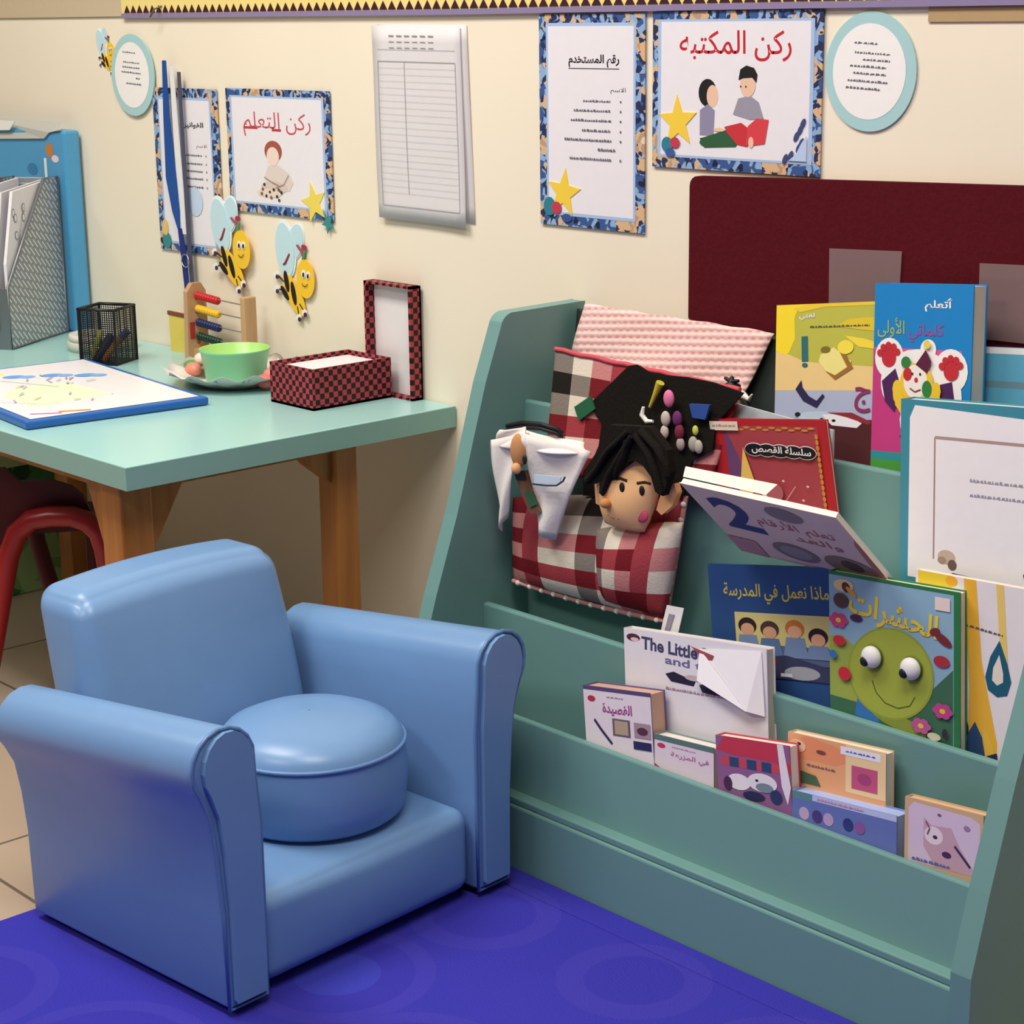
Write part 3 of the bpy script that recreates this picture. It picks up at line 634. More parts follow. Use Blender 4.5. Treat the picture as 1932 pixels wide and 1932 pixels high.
# abacus
t = thing('abacus', (-3.06, -.06, TZ), 'wooden abacus with red, yellow, navy and green beads by the wall', 'abacus')
m_bw = wood('light_beech', '#b98f68', '#cba67e', rough=.5)
AY = -.045
AX0, AX1 = at(366, 600, Y=AY).x, at(463, 600, Y=AY).x
AD = 0.009
mb = MB()
mb.prism([(AX0-.001, -.068, TZ), (AX0-.001, -.022, TZ), (AX0-.001, -.024, TZ+.125), (AX0-.001, -.034, TZ+.140), (AX0-.001, -.052, TZ+.140), (AX0-.001, -.064, TZ+.125)], (.012, 0, 0), m_bw)
for z in (.035, .090, .115): mb.ball((AX0+.0115, -.045, TZ+z), (.001, .005, .006), mat('#8f6844', .6), 10, 6)
mb.box(AX0+.0112, AX0+.0122, -.062, -.052, TZ+.040, TZ+.070, mat('#b23a34', .5)); mb.build('left_post', t, bevel=.002)
mb = MB(); mb.box(AX1, AX1+.014, -.056, -.030, TZ, TZ+.130, m_bw); mb.build('right_post', t, bevel=.002)
mb = MB(); mb.box(AX0+.0112, AX1, -.056, -.034, TZ+.002, TZ+.022, m_bw)
for i in range(7): mb.ball((AX0+.03+i*.018, -.056, TZ+.012), (.006, .001, .005), mat('#a9604c' if i % 2 else '#8f6844', .6), 10, 6)
mb.build('base_rail', t, bevel=.002)
for k, (z, c_) in enumerate(((.118, '#c3262c'), (.094, '#ecc02a'), (.069, '#232a5c'), (.044, '#173a30'))):
    mb = MB(); mb.tube([(AX0+.008, AY, TZ+z), (AX1+.004, AY, TZ+z-.004)], .0012, mat('#b8b8b8', .3, metal=.8), 6); o = mb.build('wire', t)
    mb = MB()
    for i in range(9): x = AX0+.016+i*.0078; mb.lathe([(.001, -.0038), (.006, -.003), (.0075, 0), (.006, .003), (.001, .0038)], mat(c_, .35), (0, 0, 0), 12); k_ = len(mb.v)-60; mb.v[k_:] = [Vector((x+p.z, AY+p.x, TZ+z+p.y-.0005*i)) for p in mb.v[k_:]]
    mb.build('bead_row', o)
ya, yb_ = at(322, 640, Y=-.03).x, at(352, 640, Y=-.02).x
mb = MB(); mb.prism([(ya, -.030, TZ), (yb_, -.022, TZ), (yb_-.002, -.016, TZ+.066), (ya-.018, -.020, TZ+.068)], (0, .004, 0), mat('#d8c65e', .6)); mb.prism([(ya-.020, -.0215, TZ+.066), (yb_-.002, -.0175, TZ+.064), (yb_-.002, -.0165, TZ+.071), (ya-.022, -.0205, TZ+.073)], (0, .005, 0), mat('#7a4a30', .6))
tag(mb.build('yellow_card'), 'yellow card with brown edge leaning beside the abacus', 'card')

# green bowl, paper tray, sweets
bc = at(449, 722, z=TZ); bc = Vector((-2.715, -.135, TZ))
m_gb, nt, b, tc = nodes('green_plastic', .35, .5); sp = nt.nodes.new('ShaderNodeSeparateXYZ'); nt.links.new(tc.outputs['Object'], sp.inputs[0]); b.inputs['Transmission Weight'].default_value = .0
b.inputs['Base Color'].default_value = lin('#7fd3a6')
t = thing('paper_tray', bc, 'scalloped white paper tray under the green bowl', 'tray')
mb = MB(); mb.lathe([(.001, .004), (.065, .004), (.085, .012), (.118, .028), (.119, .029), (.085, .014), (.062, .0015), (.001, .001)], mat('#dcd8d0', .55), bc, 72, True, wav=lambda r, z, a, j: (r*(1+.03*math.sin(14*a)*(r > .08)), z+.005*math.sin(14*a)*(r > .1)))
mb.build('dish', t)
t = thing('bowl', bc+Z0*.006, 'translucent green plastic bowl standing on the paper tray', 'bowl')
o_ = bc+Z0*.0045
mb = MB(); mb.lathe([(.001, 0), (.046, 0), (.050, .004), (.058, .052), (.061, .055), (.060, .057)], m_gb, o_, 48); mb.build('bowl_wall', t)
mb = MB(); mb.lathe([(.060, .057), (.057, .055), (.048, .012), (.001, .010)], mat('#a6d87a', .35, .4), o_, 48); mb.build('lime_inside', t)
sweets = [('#f2efdd', -.10, -.02, .012, 'white wrapped sweet nearest the left rim of the paper tray'), ('#f4f2e6', -.083, .0, .03, 'white bonbon heaped beside the green bowl'), ('#5a9a58', -.09, -.028, .022, 'green wrapped sweet left of the green bowl'),
          ('#e08a76', -.074, -.036, .020, 'salmon sweet left of the green bowl'), ('#f0d9cc', -.078, -.014, .034, 'cream sweet on top of the left heap'), ('#e88a86', .080, .018, .022, 'pink sweet right of the green bowl, by the checked box'), ('#d9706c', .090, -.004, .016, 'red pink sweet at the right rim of the paper tray')]
for c_, dx, dy, dz, lb in sweets:
    mb = MB(); c0 = bc+Vector((dx, dy, dz)); mb.ball(c0, (.018, .014, .012), mat(c_, .4), 12, 8); e = Vector((.014, .006, .004))
    for s_ in (-1, 1): mb.add([c0+e*s_*.7, c0+e*s_*1.7+Vector((0, .006, .006)), c0+e*s_*1.7+Vector((0, -.006, -.004))], [(0, 1, 2), (2, 1, 0)], mat(c_, .4))
    tag(mb.build('sweet'), lb, 'sweet', 'sweets on the paper tray')

# checked gift box
m_chk = checker('red_black_check', '#b03a44', '#170a0e', 112)
t = thing('gift_box', (-2.48, -.1, TZ), 'red and black checked box with its lid standing open', 'box')
Bx0, Bx1, By0, By1 = -2.541, -2.427, -.187, -.028; HZ = .066
mb = MB(); th = .004
mb.box(Bx0, Bx1, By0, By0+th, TZ, TZ+HZ, m_chk); mb.box(Bx0, Bx1, By1-th, By1, TZ, TZ+HZ, m_chk); mb.box(Bx0, Bx0+th, By0+th, By1-th, TZ, TZ+HZ, m_chk); mb.box(Bx1-th, Bx1, By0+th, By1-th, TZ, TZ+HZ, m_chk)
mb.box(Bx0, Bx1, By0, By1, TZ, TZ+th, m_chk); mb.build('box_body', t)
mb = MB(); mb.box(Bx0+th, Bx1-th, By0+th, By1-th, TZ+th, TZ+HZ-.008, mat('#e6e2e4', .6)); mb.build('white_lining', t)
mb = MB(); lx0, lx1, ly0, ly1, lz0, lz1 = -2.494, -2.375, -.027, -.005, TZ, .725
mb.box(lx0, lx1, ly1-.003, ly1, lz0, lz1, m_chk); mb.box(lx0, lx0+.006, ly0, ly1, lz0, lz1, m_chk); mb.box(lx1-.006, lx1, ly0, ly1, lz0, lz1, m_chk); mb.box(lx0, lx1, ly0, ly1, lz1-.004, lz1, m_chk); mb.box(lx0, lx1, ly0, ly1, lz0, lz0+.004, m_chk)
mb.build('lid', t)
mb = MB(); mb.box(lx0+.006, lx1-.006, ly1-.005, ly1-.003, lz0+.004, lz1-.004, mat('#e3dfe1', .6)); mb.build('lid_lining', t)

# ================================================================== BOOKSHELF
m_sh = mat('#6d9895', .42, .4, noise=.03, scale=8, name='teal_paint'); m_she = mat('#4a8c90', .42, .4); m_shb = mat('#78a29f', .45, .35)
SXL, SXR = -2.0, -1.08
t = thing('bookshelf', (-1.52, -.2, 0), 'teal wooden tiered bookshelf with sloping sides against the wall', 'bookshelf')
side = [(-.367, 0), (-.367, .145), (-.340, .235), (-.302, .35), (-.26, .461), (-.202, .643), (-.172, .718)]
for i in range(1, 7):
    a_ = i/6*math.radians(80); side.append((-.147-.025*math.cos(a_), .715+.022*math.sin(a_)))
side += [(-.006, .738), (-.006, 0)]
for x in (SXL, SXR):
    mb = MB(); mb.prism([(x, y_, z_) for y_, z_ in side], (-.026, 0, 0) if x == SXL else (.026, 0, 0), m_sh); 
    mb.build('side_panel', t, bevel=.004)
def board(name, y0, z0, y1, z1, th=.014, m_=None):
    dv = Vector((0, y1-y0, z1-z0)).normalized(); nn = Vector((0, dv.z, -dv.y))*th
    nn = nn if nn.y > 0 else -nn
    mb = MB(); mb.prism([(SXL, y0, z0), (SXL, y1, z1), (SXL, y1+nn.y, z1+nn.z), (SXL, y0+nn.y, z0+nn.z)], (SXR-SXL, 0, 0), m_ or m_sh); return mb.build(name, t, bevel=.003)
board('kick_panel', -.324, .0, -.322, .096)
mb = MB(); mb.box(SXL, SXR, -.318, -.19, .096, .106, m_sh); mb.build('bottom_ledge', t, bevel=.002)
board('bottom_lip', -.300, .098, -.285, .206, .013)
board('middle_lip', -.211, .106, -.213, .323, .013)
mb = MB(); mb.box(SXL, SXR, -.191, -.112, .262, .274, m_sh); mb.build('middle_ledge', t)
board('top_lip', -.125, .274, -.128, .608, .013)
mb = MB(); mb.box(SXL, SXR, -.114, -.03, .545, .557, m_sh); mb.build('top_ledge', t)
board('back_board', -.045, .557, -.022, .728, .010, m_=mat('#2a312f', .7))
mb = MB(); mb.box(-1.70, -1.55, -.3005, -.2995, .100, .104, mat('#2c4a54', .5)); mb.build('scuff_mark', t)

# ------------------------------------------------------------------ books
def book(TL, TR, BL, y, label, th=.006, lean=5, z=None, h=None, ww=None, cover='#888888', art=None, name='book', cat='book', pages='#e8e2d6', group='books on the bookshelf', soft=False, sink=0, zmin=None):
    O, ux, uz, n, W, H = fit(TL, TR, BL, y, lean, z, h, ww)
    if zmin is not None:
        k = (min(O.z, (O+ux*W).z)-zmin)/max(uz.z, .3); Otop = O+uz*H; H0 = H; H = H+k; O = Otop-uz*H
    else: H0 = H
    t = thing(name, O+ux*W/2, label, cat, group)
    ct = .0012 if th > .012 else .0008
    cm = mat(cover, .32, .45)
    mb = MB()
    bk_ = -n
    def slab3(o, a_, b_, c_, m_): mb.prism([o, o+a_, o+a_+b_, o+b_], c_, m_)
    slab3(O, ux*W, uz*H, bk_*ct, cm); slab3(O+bk_*(th-ct), ux*W, uz*H, bk_*ct, cm)
    slab3(O+bk_*ct, ux*ct, uz*H, bk_*(th-2*ct), cm)
    mb.build('cover', t)
    mb = MB(); slab3(O+bk_*ct+ux*ct+uz*.001, ux*(W-2.5*ct), uz*(H-.003), bk_*(th-2*ct), mat(pages, .7)); mb.build('page_block', t)
    if art:
        mb = MB(); Ot = O+uz*(H-H0); a = Art(mb, Ot, ux, uz, W, H0); a.n = n; a.lo = -(H-H0)/H0; art(a)
        mb.build('cover_print', t)
    return t, (O, ux, uz, n, W, H)

# --- top tier
def art_yellow(a):
    a.rect(0, a.lo, 1, 1, '#b9b84a'); a.rect(0, 0, 1, .25, '#a9b3cf'); a.poly([(0, .25), (1, .25), (1, .45), (.3, .5), (0, .62)], '#e7c98a')
    a.poly([(0, 1), (.35, 1), (.22, .95), (.19, .88), (.2, .7), (.14, .58), (.1, .56), (0, .6)], '#f2d82e')
    a.poly([(.17, .96), (.35, 1), (1, 1), (1, .97), (.5, .97), (.25, .93)], '#e8c93a'); a.poly([(.6, .8), (.75, .86), (1, .87), (1, .75), (.75, .78)], '#dcc22e')
    a.poly([(.7, .72), (.9, .69), (1, .66), (1, .6), (.85, .62)], '#f0d640')
    a.scrib(.35, .95, .80, .02, '#555a40'); a.text('لغتي', .24, .86, .40, .92, '#e9eef4', .02)
    a.line([(.3, .72), (.31, .5)], .010, '#2c6a72'); a.ell(.31, .47, .03, .02, '#2c6a72')
    a.poly([(.47, .56), (.6, .62), (.78, .5), (.72, .4), (.62, .34), (.52, .42), (.45, .5)], '#eadf8a'); a.poly([(.52, .42), (.62, .34), (.8, .44), (.7, .6), (.66, .58), (.74, .45), (.62, .38)], '#9a6a2c'); a.ell(.52, .60, .05, .03, '#7a6a30'); a.ell(.72, .62, .08, .06, '#f0dc4a')
    a.poly([(.28, .34), (.22, .26), (.3, .16), (.44, .10), (.52, .2), (.5, .22), (.44, .16), (.36, .2), (.29, .28)], '#26204e')
    a.text('ج', .82, .06, .98, .28, '#8c2c5c', .02)
    a.ell(.45, .02, .2, .05, '#b9c8dc'); a.ell(.25, .04, .03, .02, m_ink)
    a.poly([(0, 0), (1, 0), (1, -.45), (0, -.45)], '#4a1a1e'); a.poly([(.5, .04), (.72, .05), (.9, -.03), (.85, -.07), (.6, -.05)], '#e6e4ec'); a.poly([(.55, .06), (.8, .06), (1, -.02), (.96, -.04), (.75, .02)], '#8c2434')
    a.ell(.62, -.01, .02, .012, m_ink); a.ell(.5, .0, .02, .012, m_ink)
book((1466, 576), (1652, 585), (1473, 790), -.096, 'yellow and green exercise book in the top tier, left of the blue one', th=.006, lean=9, z=.6, cover='#e8d044', art=art_yellow, zmin=.558)
def clown(a):
    a.rect(0, a.lo, 1, 1, '#1583c8'); a.rect(0, .0, .9, .62, '#d9559a'); a.poly([(0, 0), (.5, .0), (.2, .4), (0, .62)], '#c23a80')
    a.rect(0, -.09, 1, 0, '#2f8f9a'); a.rect(0, -.16, 1, -.05, '#4a9a3a')
    a.text('أتعلم', .52, .84, .8, .92, m_white, .02); a.text('كلماتي', .36, .66, .72, .77, '#9c4c96', .01); a.text('الأولى', .04, .68, .32, .8, '#a0b86a', .01)
    W_ = m_white
    for u, v, r1, r2 in ((.17, .56, .15, .12), (.80, .50, .17, .13), (.47, .45, .34, .17), (.57, .62, .08, .06), (.22, .42, .13, .14), (.76, .35, .16, .14), (.5, .2, .2, .16)): a.ell(u, v, r1, r2, W_)
    R_ = '#c22a38'; P_ = '#4a2258'
    a.poly([(.1, .42), (.24, .5), (.3, .4), (.24, .24), (.14, .3)], P_); a.poly([(.66, .22), (.88, .22), (.82, .44), (.70, .42)], P_); a.poly([(.3, .1), (.5, .02), (.6, .12), (.45, .16)], P_)
    for u, v, d_ in ((.17, .56, -1), (.81, .5, 1)):
        a.ell(u, v, .075, .055, R_)
        for i in range(5): an = math.radians(30+i*32); a.ell(u+.10*math.cos(an), v+.075*math.sin(an), .032, .022, R_, n=10, rot=an)
    for i in range(13): an = math.radians(180+i*15); a.ell(.47+.20*math.cos(an), .38+.13*math.sin(an), .05, .055, '#ecc636', n=10)
    a.ell(.47, .42, .17, .12, '#ecc636'); a.ell(.46, .43, .12, .10, '#f2ece6'); a.ell(.38, .47, .045, .04, R_); a.ell(.58, .39, .05, .05, '#2f7f40'); a.ell(.36, .54, .05, .035, '#2f7f40')
    a.poly([(.46, .53), (.56, .62), (.62, .55), (.58, .48)], '#5a1c3c'); a.ell(.57, .65, .035, .025, '#e6cf60'); a.ell(.47, .44, .018, .015, R_); a.ell(.43, .475, .01, .008, m_ink); a.ell(.51, .475, .01, .008, m_ink); a.line([(.41, .39), (.46, .37), (.52, .385)], .0015, '#8a2430')
book((1652, 534), (1838, 548), (1655, 850), -.100, 'thick blue and pink book with a waving clown, in the top tier', th=.028, lean=5, z=.6, cover='#1583c8', art=clown, zmin=.558)
def art_bb(a): a.rect(0, a.lo, 1, 1, '#5aa6c8'); a.rect(0, .94, 1, 1, '#e6e6ea'); a.rect(0, .62, 1, .68, '#6a8a9a')
book((1850, 654), (1990, 668), (1852, 850), -.062, 'pale blue book in the top tier, right of the clown book', th=.012, lean=5, z=.6, cover='#4f9cc0', art=art_bb, zmin=.558)

# --- big teal board with framed white sheet, standing in the middle tier
def art_frame(a):
    a.poly([(.06, 0), (1, 0), (1, .93), (.1, .97), (.065, .9)], '#f1eef0'); a.line([(.24, .12), (.24, .80), (1.0, .80)], .0022, '#a88a86'); a.line([(.24, .80), (1, .80)], .0035, '#b09490')
    a.scrib(.48, .98, .58, .02, '#9a98a4'); a.scrib(.48, .96, .50, .02, '#9a98a4')
    a.ell(.33, .14, .06, .04, '#c9b3a2'); a.ell(.37, .10, .03, .03, '#6e5a50'); a.ell(.30, .12, .03, .02, '#a68f80'); a.poly([(.84, .1), (.9, .2), (.93, .1), (.9, .04), (.86, .04)], '#3c3236'); a.ell(.87, .21, .015, .015, '#3c3236')
book((1700, 752), (1985, 805), (1722, 1088), -.162, 'large teal board with a framed white sheet standing at the right of the shelf', th=.026, lean=3, z=.45, cover='#3f8ea2', art=art_frame, name='display_board', cat='board', zmin=.275)

# --- red book
def art_red(a):
    a.rect(0, a.lo, 1, 1, '#b3212a'); a.rect(.12, 0, .92, .93, '#a8434c'); a.poly([(.12, 0), (.3, 0), (.22, .6), (.12, .93)], '#6c4470')
    for i in range(14): a.ell(.16+i*.055, .90+(.012 if i % 2 else -.01), .03, .014, '#cf8a3e', n=8)
    for i in range(14): a.ell(.915, .05+i*.06, .014, .03, '#cf8a3e', n=8)
    a.poly([(.22, 0), (.34, 0), (.31, .28), (.35, .3), (.28, .7), (.22, .32), (.2, .28)], '#ecc765'); a.ell(.285, .27, .06, .05, '#ecc765')
    a.rect(.01, .88, .26, .98, '#e8dcc8'); a.scrib(.03, .24, .93, .03, '#b08a80')
    for i in range(5): a.ell(.38+.11*i, .68-.006*i, .085, .075, '#f0e6e6')
    for i in range(5): a.ell(.38+.11*i, .68-.006*i, .08, .065, '#15131a')
    a.text('سلسلة القصص', .36, .62, .86, .72, m_white, .02, rot=-.05)
    a.ell(.48, .2, .08, .12, '#ecd9d4'); a.ell(.51, .22, .075, .105, '#b0606a')
    for u, v in ((.65, .1), (.8, .3), (.75, .15), (.6, .35)): a.ell(u, v, .012, .012, '#e8c8c8', n=8)
    a.line([(.55, .05), (.7, .3)], .0012, '#d8a0a0')
book((1338, 790), (1560, 808), (1368, 960), -.147, 'red and gold Arabic story book rising behind the white number book', th=.005, lean=-4, z=.55, cover='#b3212a', art=art_red, zmin=.505)
def art_pb(a): a.rect(0, a.lo, 1, 1, '#c5d3dc')
# pale book behind red book
mb = MB(); q = [at(1372, 757, Y=-.134), at(1572, 812, Y=-.134)]; lo = .52
mb.prism([q[0], q[1], Vector((q[1].x, -.134, lo)), Vector((q[0].x, -.134, lo))], (0, .003, 0), mat('#c3d2dc', .4))
tag(mb.build('thin_booklet'), 'thin pale blue booklet showing above the red story book', 'book', 'books on the bookshelf')

# --- white number book flopping forward
a0 = at(1282, 921, Y=-.285); a1 = at(1577, 966, Y=-.285); a1.z = (a0.z+a1.z)/2; a0.z = a1.z
b0 = Vector((a0.x-.002, -.168, a0.z-.108))
uz_ = (Vector((a0.x, a0.y, a0.z))-Vector((a0.x, b0.y, b0.z))); Hn = uz_.length; uz_.normalize(); Wn = a1.x-a0.x; nn = X0.cross(uz_)
nn = nn if nn.y < 0 else -nn
Ob = Vector((a0.x, b0.y, b0.z))
t = thing('book', Ob+X0*Wn/2, 'white cover number book flopping forward over the middle tier', 'book', 'books on the bookshelf')
mb = MB(); mb.prism([Ob, Ob+X0*Wn, Ob+X0*Wn+uz_*Hn, Ob+uz_*Hn], -nn*.0012, mat('#ffe2c6', .4)); mb.build('cover', t)
mb = MB(); mb.prism([Ob-nn*.0012, Ob+X0*(Wn-.002)-nn*.0012, Ob+X0*(Wn-.002)+uz_*(Hn-.002)-nn*.0012, Ob+uz_*(Hn-.002)-nn*.0012], -nn*.007, mat('#efeae0', .7)); mb.build('page_block', t)
mb = MB(); p = [Ob+uz_*Hn-nn*.009, Ob+X0*(Wn*.55)+uz_*Hn-nn*.009, Ob+X0*(Wn*.5)+uz_*(Hn*.86)-nn*.035, Ob+X0*(-.02)+uz_*(Hn*.9)-nn*.03]
mb.prism(p, -nn*.001, mat('#ebe6de', .6)); mb.build('open_back_cover', t)
mb = MB(); a = Art(mb, Ob, X0, uz_, Wn, Hn); a.n = nn
a.text('2', .10, .42, .36, .88, '#2c3f7c', .03, rot=0, ar=False); a.text('تعلم الأرقام', .36, .55, .86, .72, '#c2686c'); a.text('والعد', .55, .42, .85, .54, '#c2686c'); a.ell(.62, .84, .12, .1, '#9d8f86'); a.ell(.46, .22, .15, .13, '#8f857c'); a.ell(.46, .22, .1, .09, '#a7a39a'); a.ell(.80, .2, .16, .14, '#9a8470'); a.ell(.82, .22, .07, .08, '#5c4a44')
a.rect(0, 0, .2, .25, '#cfa09a'); a.poly([(.95, 0), (1, 0), (1, .7), (.97, .6)], '#c98a70'); mb.build('cover_print', t)

# --- middle tier books
def art_school(a):
    a.rect(0, a.lo, 1, 1, '#274c86'); a.rect(.02, 0, 1, .14, '#1e2f5c')
    a.text('ماذا نعمل في المدرسة', .12, .66, .96, .84, '#d6c552', .015)
    a.rect(.2, .18, .98, .58, '#d9cd86'); a.rect(.2, .14, .98, .30, '#5a6a8a')
    for u, v, hr, sk in ((.3, .46, '#2a1c22', '#d9a684'), (.48, .44, '#4a3430', '#d9a684'), (.68, .46, '#c97a34', '#e8b088'), (.86, .40, '#2a1c22', '#e8b088')):
        a.ell(u, v, .075, .075, hr); a.ell(u, v-.03, .055, .055, sk); a.poly([(u-.1, .2), (u+.1, .2), (u+.07, v-.08), (u-.07, v-.08)], random.choice(['#8aa6c4', '#5a7aa8', '#7a93b8']))
    a.poly([(.1, .14), (.6, .22), (.98, .12), (.98, .0), (.1, .02)], '#39405e'); a.ell(.45, .16, .1, .04, '#6e2c3a'); a.ell(.72, .07, .14, .06, '#a9abb2'); a.rect(.55, .03, .64, .06, '#e6e6ea')
book((1335, 1064), (1572, 1092), (1360, 1272), -.182, 'dark blue Arabic school book with children at desks, in the middle tier', th=.007, lean=4, z=.37, cover='#274c86', art=art_school, zmin=.275)
def art_cat(a):
    a.rect(0, a.lo, 1, 1, '#8fb6cc'); a.poly([(0, a.lo), (.95, a.lo), (.95, .40), (.8, .22), (.3, .15), (0, .35)], '#3f6f52'); a.poly([(.0, 0), (.3, -.02), (.34, .34), (.1, .50), (0, .48)], '#9db04e')
    a.poly([(.2, -.12), (.40, -.16), (.34, .06), (.24, .16)], '#3a78c0'); a.rect(.955, a.lo, 1, 1, '#2c7a44'); a.rect(0, .975, 1, 1, '#2c7a44')
    a.ell(.54, -.10, .22, .06, '#8a983a', n=24, rot=-.2)
    a.ell(.48, .27, .335, .36, '#97a53a', n=40, rot=.35); a.ell(.48, .27, .32, .345, '#a6b444', n=40, rot=.35)
    a.line([(.34, .19), (.37, .10), (.44, .03), (.54, .01), (.63, .05), (.67, .13)], .0018, '#5a6a24')
    a.text('الحشرات', .16, .60, .84, .84, '#f0d236', .02, rot=-.12)
    a.ell(.12, .9, .08, .05, '#e8cf9a'); a.ell(.14, .89, .03, .045, '#5a3a2c', rot=.8); a.ell(.18, .86, .05, .02, '#e8a23a', rot=-.6)
    a.rect(.82, .84, .93, .94, '#f1dcd6'); a.ell(.22, .66, .05, .03, '#4a2c50'); a.ell(.88, .62, .07, .035, '#7a2c34', rot=-.5); a.ell(.82, .67, .04, .03, '#7a2c34', rot=.3); a.ell(.87, .45, .06, .045, '#b03440'); a.ell(.1, .78, .06, .06, '#59463e')
    for u, v, c_ in ((.08, .62, '#c8447e'), (.88, .07, '#c04a8e'), (.72, -.08, '#c25a98')):
        for i in range(6): an = i*math.pi/3; a.ell(u+.045*math.cos(an), v+.035*math.sin(an), .032, .028, c_, n=10)
        a.ell(u, v, .022, .02, '#ecc636', n=10)
    for u, v in ((.09, .46), (.13, .20)): a.ell(u, v, .05, .04 if v > .3 else .055, '#cf2f3e')
    a.ell(.04, .34, .03, .035, '#3a78c0'); a.ell(.82, -.14, .05, .03, '#d9cdb4'); a.ell(.9, -.1, .02, .04, '#3a2c3c')
    a.k += 1
t, fr = book((1564, 1076), (1812, 1136), (1578, 1312), -.197, 'caterpillar book with two bulging googly eyes in the middle tier', th=.013, lean=1, z=.37, cover='#2c7a44', art=art_cat, zmin=.275)
O, ux, uz, n, W, H = fr
H0 = .135
Ot = O+uz*(H-.148)
for (u, v) in ((.355, .355), (.655, .325)):
    c0 = Ot+ux*(W*u)+uz*(.15*v)
    mb = MB(); mb.ball(c0+n*.003, (.0145, .004, .0145), mat('#5a6230', .5), 20, 10); mb.ball(c0+n*.006, (.0135, .009, .0135), m_white, 20, 12); o = mb.build('googly_eye', t)
    mb = MB(); mb.ball(c0+n*.0125-ux*.005-uz*.005, (.0062, .004, .0062), m_ink, 14, 8); mb.build('pupil', o)
def art_five(a):
    a.rect(0, a.lo, 1, 1, '#efe8ea'); a.poly([(.02, 1), (.02, .9), (.18, .88), (.3, .9), (.3, 1)], '#f0d33a'); a.ell(.30, .97, .05, .03, '#f2b22c')
    a.poly([(.40, 1), (.50, 1), (.55, .55), (.68, .1), (.66, -.1), (.44, -.1), (.45, .4)], '#f0b93a'); a.poly([(.66, 1), (.72, 1), (.76, .55), (.69, .7)], '#efcf70'); a.poly([(.52, -.1), (.58, .2), (.66, .05), (.7, -.1)], '#f0c04a')
    a.scrib(.38, .72, .74, .015, '#6a5a5c', slope=-.06)
    q = [(.64, .72), (.72, .6), (.76, .5), (.72, .42), (.62, .40), (.53, .43), (.5, .5), (.55, .62)]; a.poly([(u*.8+.18, v-.03) for u, v in q], '#1d5f78')
    q = [(.64, .64), (.68, .54), (.68, .49), (.62, .465), (.57, .49), (.58, .56)]; a.poly([(u*.8+.18, v-.03) for u, v in q], '#f0e4d4')
    a.poly([(.42, -.15), (.44, .12), (.50, .2), (.56, .12), (.6, -.05), (.6, -.15)], '#2c4a78'); a.poly([(.58, -.15), (.6, .02), (.68, .05), (.72, -.15)], '#26305e'); a.ell(.56, -.12, .06, .04, '#a83450'); a.ell(.42, .15, .03, .05, '#26305e')
book((1728, 1074), (1940, 1122), (1738, 1400), -.182, 'white and yellow striped book with a large Arabic five at the right end', th=.007, lean=0, z=.37, cover='#f0e8e0', art=art_five, zmin=.275, ww=.165)
# open dark notebook edge over it
mb = MB(); p0 = at(1765, 1078, Y=-.172); pz_ = p0.z; mb.box(p0.x, -1.085, -.1735, -.1665, pz_-.011, pz_-.004, mat('#6e5a34', .6)); mb.box(p0.x+.02, -1.085, -.1737, -.1663, pz_-.004, pz_+.001, mat('#1b1a1c', .5)); mb.box(p0.x, -1.085, -.173, -.167, .2745, pz_-.011, mat('#d8c8a8', .7))
tag(mb.build('flat_notebook'), 'brown and black edged notebook behind the yellow striped book', 'book', 'books on the bookshelf')

# --- bottom tier: english book and small board books
def art_hen(a):
    a.rect(0, a.lo, 1, 1, '#e6e3ec'); a.ell(.07, .85, .05, .07, '#5c2438'); a.ell(.08, .82, .03, .035, '#e0c8cc')
    a.text('The Little Red', .13, .64, .72, .87, '#45456a', .03, rot=-.03, ar=False); a.text('and the', .30, .46, .68, .60, '#6e6e98', .02, rot=-.03, ar=False)
    a.poly([(.3, .3), (.36, .36), (.44, .3), (.52, .28), (.5, .16), (.34, .18)], '#26203e'); a.poly([(.54, .2), (.62, .26), (.7, .18), (.68, .06), (.56, .08)], '#2a2340'); a.ell(.5, .3, .06, .05, '#c9b8bc'); a.scrib(.3, .95, .05, .05, '#a58a94')
t, fr = book((1177, 1184), (1447, 1252), (1186, 1290), -.232, 'white English story book with a folded page corner, tallest in the bottom tier', th=.016, lean=4, z=.22, cover='#e9e6ee', art=art_hen, zmin=.107, pages='#cfc6c0')
O, ux, uz, n, W, H = fr
mb = MB(); T0 = O+uz*H
mb.prism([T0+ux*(W*.56)-uz*.012+n*.002, T0+ux*(W*.97)-uz*.004+n*.001, T0+ux*(W*.99)-uz*.085+n*.003, T0+ux*(W*.90)-uz*.080+n*.012], n*.0005, mat('#f4f1f6', .5))
mb.prism([T0+ux*(W*.56)-uz*.012+n*.003, T0+ux*(W*.90)-uz*.080+n*.013, T0+ux*(W*.56)-uz*.052+n*.010], n*.0005, mat('#fbf9fc', .5)); mb.build('folded_page', t)
mb = MB(); mb.prism([T0+ux*(W*.50)-uz*.010+n*.004, T0+ux*(W*.66)-uz*.018+n*.004, T0+ux*(W*.64)-uz*.030+n*.004, T0+ux*(W*.57)-uz*.022+n*.004], n*.0004, mat('#a0525c', .5)); mb.build('red_picture', t)

